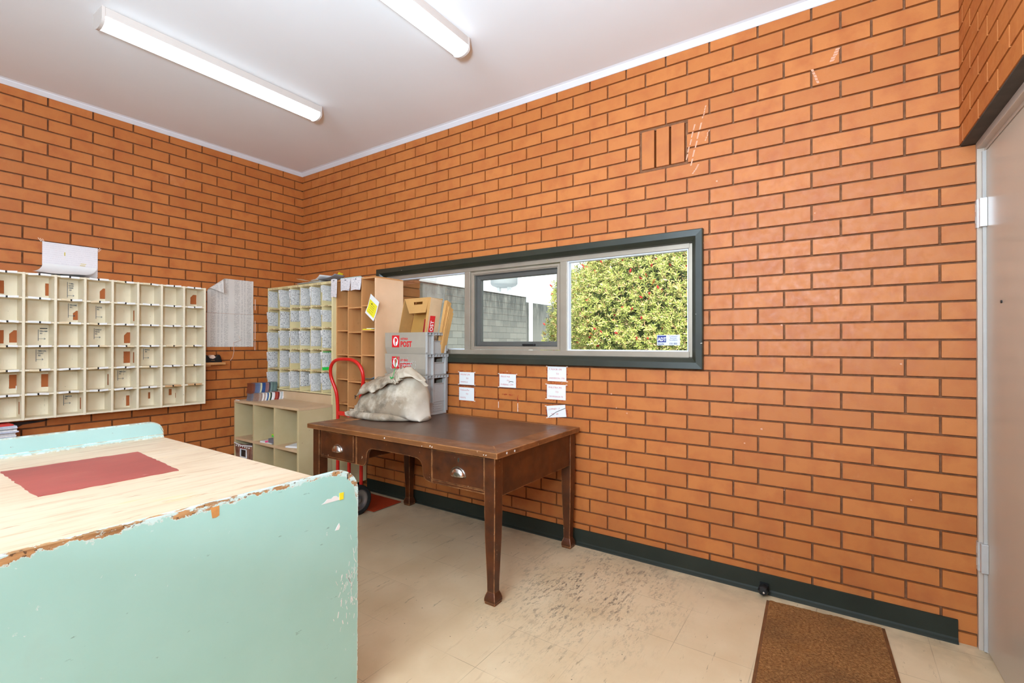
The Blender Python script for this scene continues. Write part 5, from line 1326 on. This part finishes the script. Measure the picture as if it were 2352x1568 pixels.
# concrete block wall running away from the window
WXX = -4.3; WTOP = 2.88; WY0, WY1 = 2.6, 10.95
q = MB(); k = 0
z = -.25
while z < WTOP-.02:
    y = WY0-(.2 if k % 2 else 0)
    while y < WY1:
        a, b = max(WY0,y), min(WY1, y+.390)
        if b-a > .02: q.box(WXX-.02,WXX,a,b,z+.004,min(z+.186,WTOP))
        y += .400
    z += .190; k += 1
blk = struct('wall_outside', q, M['block'])
q = MB(); q.box(WXX-.2,WXX-.006,WY0,WY1,-.25,WTOP-.004); obj('mortar', q, M['block_mortar'], blk)
q = MB(); q.box(WXX-.21,WXX+.03,WY0,WY1+.05,WTOP-.005,WTOP+.04); obj('metal_capping', q, M['galv'], blk)
q = MB(); q.box(WXX-.004,WXX+.006,6.9,6.92,-.25,WTOP-.01); obj('movement_joint', q, M['block_mortar'], blk)
q = MB(); q.box(WXX-.35,WXX-.25,11.3,18,-.25,2.75); struct('wall_beyond', q, M['block'])
q = MB(); q.box(WXX-.02,WXX+.05,11.14,11.30,-.25,3.35); top('fence_post', q, M['galv'], 'pale square steel post at the far end of the grey block wall', 'post', (WXX+.05,11.07,-.25))
# end of the building's own brick return seen at the edge of the glass
q = MB(); pc = MB()
bricks(.90,1.146,.0,2.99,.0,[],lambda a0,a1,b0,b1: q.box(a0,a1,.26,.5,b0,b1)); bricks(.14,.5,.0,2.99,.0,[],lambda a0,a1,b0,b1: q.box(1.12,1.146,a0,a1,b0,b1)) if False else None
pc.box(.905,1.14,.135,.495,-.02,2.99); o = struct('wall_return', q, M['brick']); obj('mortar', pc, M['mortar'], o)
# roof vent on the neighbouring roof
rv = thing('roof_vent', 'round white roof vent on two legs rising behind the grey block wall', 'roof vent', (-6.5,12.0,2.6))
q = MB(); c = Vector((-6.2,12.35,3.80)); q.lathe([(.0,-.33),(.30,-.33),(.46,-.27),(.52,-.2),(.52,.35),(.46,.42),(.0,.46)], c, 'z', 32); obj('vent_drum', q, M['vent_steel'], rv, smooth=True)
for dx in (-.24,.24):
    q = MB(); q.box(c.x+dx-.06,c.x+dx+.06,c.y-.06,c.y+.06,2.755,3.50); obj('leg', q, M['galv'], rv)
q = MB(); q.box(-11,-4.7,8.5,15,2.66,2.76); q.box(-11,-4.75,8.6,14.9,-.25,2.66); struct('neighbour_roof', q, M['galv'])
# bottlebrush bush
bu = thing('bottlebrush_bush', 'big sunlit bottlebrush bush with yellow green leaves outside the window', 'bush', (2.35,5.0,-.25))
lf, fl = MB(), MB(); r2 = random.Random(11)
def crown_r(d):   # lumpy radius factor
    return 1+.16*mnoise.noise(d*2.3)+.09*mnoise.noise(d*5.1)
CEN, RAD = Vector((2.16,5.15,1.35)), Vector((2.10,1.75,1.95))
def sprig(p, d, L):
    d = d.normalized(); a = d.orthogonal().normalized(); b = d.cross(a)
    n = r2.randint(6,9); ph = r2.uniform(0,6.28)
    for k in range(n):
        th = ph+k*2.4; side = (a*math.cos(th)+b*math.sin(th)); o = p+d*(L*.55*k/n)
        ld = (d*r2.uniform(.35,.9)+side).normalized(); l = L*r2.uniform(.55,.85); w = l*.13
        wv = ld.cross(d if abs(ld.dot(d)) < .95 else a).normalized()*w
        m = o+ld*l*.5; e = o+ld*l
        i0 = len(lf.v); lf.v += [tuple(o), tuple(m+wv), tuple(e), tuple(m-wv)]; lf.f.append((i0,i0+1,i0+2,i0+3))
cam = Vector((4.467,-2.818,1.29))
cnt = 0
while cnt < 19000:
    d = Vector((r2.gauss(0,1), r2.gauss(0,1), r2.gauss(0,1))).normalized()
    if d.y > .35 and r2.random() < .8: continue
    rr = crown_r(d)*(1-.16*r2.random()**1.5); p = CEN+Vector((d.x*RAD.x, d.y*RAD.y, d.z*RAD.z))*rr
    if p.z < -.1: continue
    cnt += 1
    out = Vector((d.x/RAD.x, d.y/RAD.y, d.z/RAD.z)).normalized()+Vector((r2.uniform(-.5,.5),r2.uniform(-.5,.5),r2.uniform(-.1,.7)))
    sprig(p, out, r2.uniform(.062,.098))
    if r2.random() < .030:
        o = out.normalized(); fl.tube([p+o*.03, p+o*.055, p+o*.085], [.010,.015,.009], 6)
lo = obj('foliage', lf, M['leaf'], bu, recalc=False); lo['kind'] = 'stuff'
fo_ = obj('flower', fl, M['flower'], bu); fo_['kind'] = 'stuff'
q = MB()
for i in range(7):
    a = i*.9; q.tube([(2.2+.05*math.cos(a),5.1+.05*math.sin(a),-.25),(2.2+.3*math.cos(a),5.1+.3*math.sin(a),.6),(2.2+.8*math.cos(a),5.1+.7*math.sin(a),1.7)], [.06,.045,.02], 8)
obj('stem', q, M['bark'], bu)
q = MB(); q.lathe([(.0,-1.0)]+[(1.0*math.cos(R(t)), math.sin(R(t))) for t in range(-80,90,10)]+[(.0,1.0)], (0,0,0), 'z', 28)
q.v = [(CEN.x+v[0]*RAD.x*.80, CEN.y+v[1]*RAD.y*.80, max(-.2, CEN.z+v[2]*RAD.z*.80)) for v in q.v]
obj('inner_foliage_shade', q, plain('shade-dark inner foliage', srgb(66,78,32), .9, 0, .4, 14), bu)  # core behind the leaves; shade of the gaps is put into its dark colour

# ------------------------------------------------------------------ light
w = bpy.data.worlds.new('sky'); scene.world = w; w.use_nodes = True; nt = w.node_tree; nt.nodes.clear()
o = nt.nodes.new('ShaderNodeOutputWorld'); b = nt.nodes.new('ShaderNodeBackground'); sky = nt.nodes.new('ShaderNodeTexSky'); sky.sky_type = 'HOSEK_WILKIE'; sky.turbidity = 4
sky.sun_direction = Vector((.45,-.5,.74)).normalized()
mx = nt.nodes.new('ShaderNodeMix'); mx.data_type = 'RGBA'; mx.inputs[0].default_value = .75; nt.links.new(sky.outputs[0], mx.inputs[6]); mx.inputs[7].default_value = (.93,.97,1,1)
nt.links.new(mx.outputs[2], b.inputs[0]); b.inputs[1].default_value = 2.6; nt.links.new(b.outputs[0], o.inputs[0])
def light(name, kind, loc, rot, energy, color=(1,1,1), **k):
    d = bpy.data.lights.new(name, kind); d.energy = energy; d.color = color
    for a, v in k.items(): setattr(d, a, v)
    ob = bpy.data.objects.new(name, d); COL.objects.link(ob); ob.location = loc; ob.rotation_euler = rot; return ob
sd_ = Vector((-.50,.62,-.74)).normalized()
light('sun', 'SUN', (3,-6,9), sd_.to_track_quat('-Z','Y').to_euler(), 9, (1,.95,.86), angle=R(.6))
# the photographer's flash, bounced: a soft source above and behind the camera
def aim(a, b): return (Vector(b)-Vector(a)).to_track_quat('-Z','Y').to_euler()
light('added_room_fill', 'AREA', (3.85,-4.45,2.35), aim((3.85,-4.45,2.35),(3.7,-.3,1.35)), 133, (.74,.96,1.18), shape='RECTANGLE', size=1.8, size_y=1.2)  # added soft fill lamp in front of the rear wall, not a window
light('bounced_flash', 'AREA', (4.25,-3.1,1.62), aim((4.25,-3.1,1.62),(3.65,-2.45,2.99)), 125, (.72,.96,1.18), shape='DISK', size=.35)

# ------------------------------------------------------------------ camera (level lens, 16.9 mm)
cd = bpy.data.cameras.new('camera'); co = bpy.data.objects.new('camera', cd); COL.objects.link(co)
yaw, pitch, roll, f = 5.96329498e-01, 5.19053367e-03, 1.25226462e-03, 1.10486841e+03
F_ = Vector((-math.sin(yaw)*math.cos(pitch), math.cos(yaw)*math.cos(pitch), math.sin(pitch)))
r_ = Vector((math.cos(yaw), math.sin(yaw), 0)); u_ = r_.cross(F_)
rr_ = r_*math.cos(roll)+u_*math.sin(roll); uu_ = -r_*math.sin(roll)+u_*math.cos(roll)
co.matrix_world = Matrix(((rr_.x,uu_.x,-F_.x,4.46721951),(rr_.y,uu_.y,-F_.y,-2.81796568),(rr_.z,uu_.z,-F_.z,1.29),(0,0,0,1)))
cd.sensor_fit = 'HORIZONTAL'; cd.sensor_width = 36; cd.lens = f*36/2352; cd.clip_start = .02; cd.clip_end = 300
scene.camera = co
vs_ = scene.view_settings; vs_.view_transform = 'Standard'; vs_.look = 'None'; vs_.gamma = 1; vs_.use_curve_mapping = False; vs_.exposure = -0.08
scene.cycles.use_denoising = True
scene.cycles.max_bounces = 8; scene.cycles.diffuse_bounces = 5; scene.cycles.transparent_max_bounces = 12
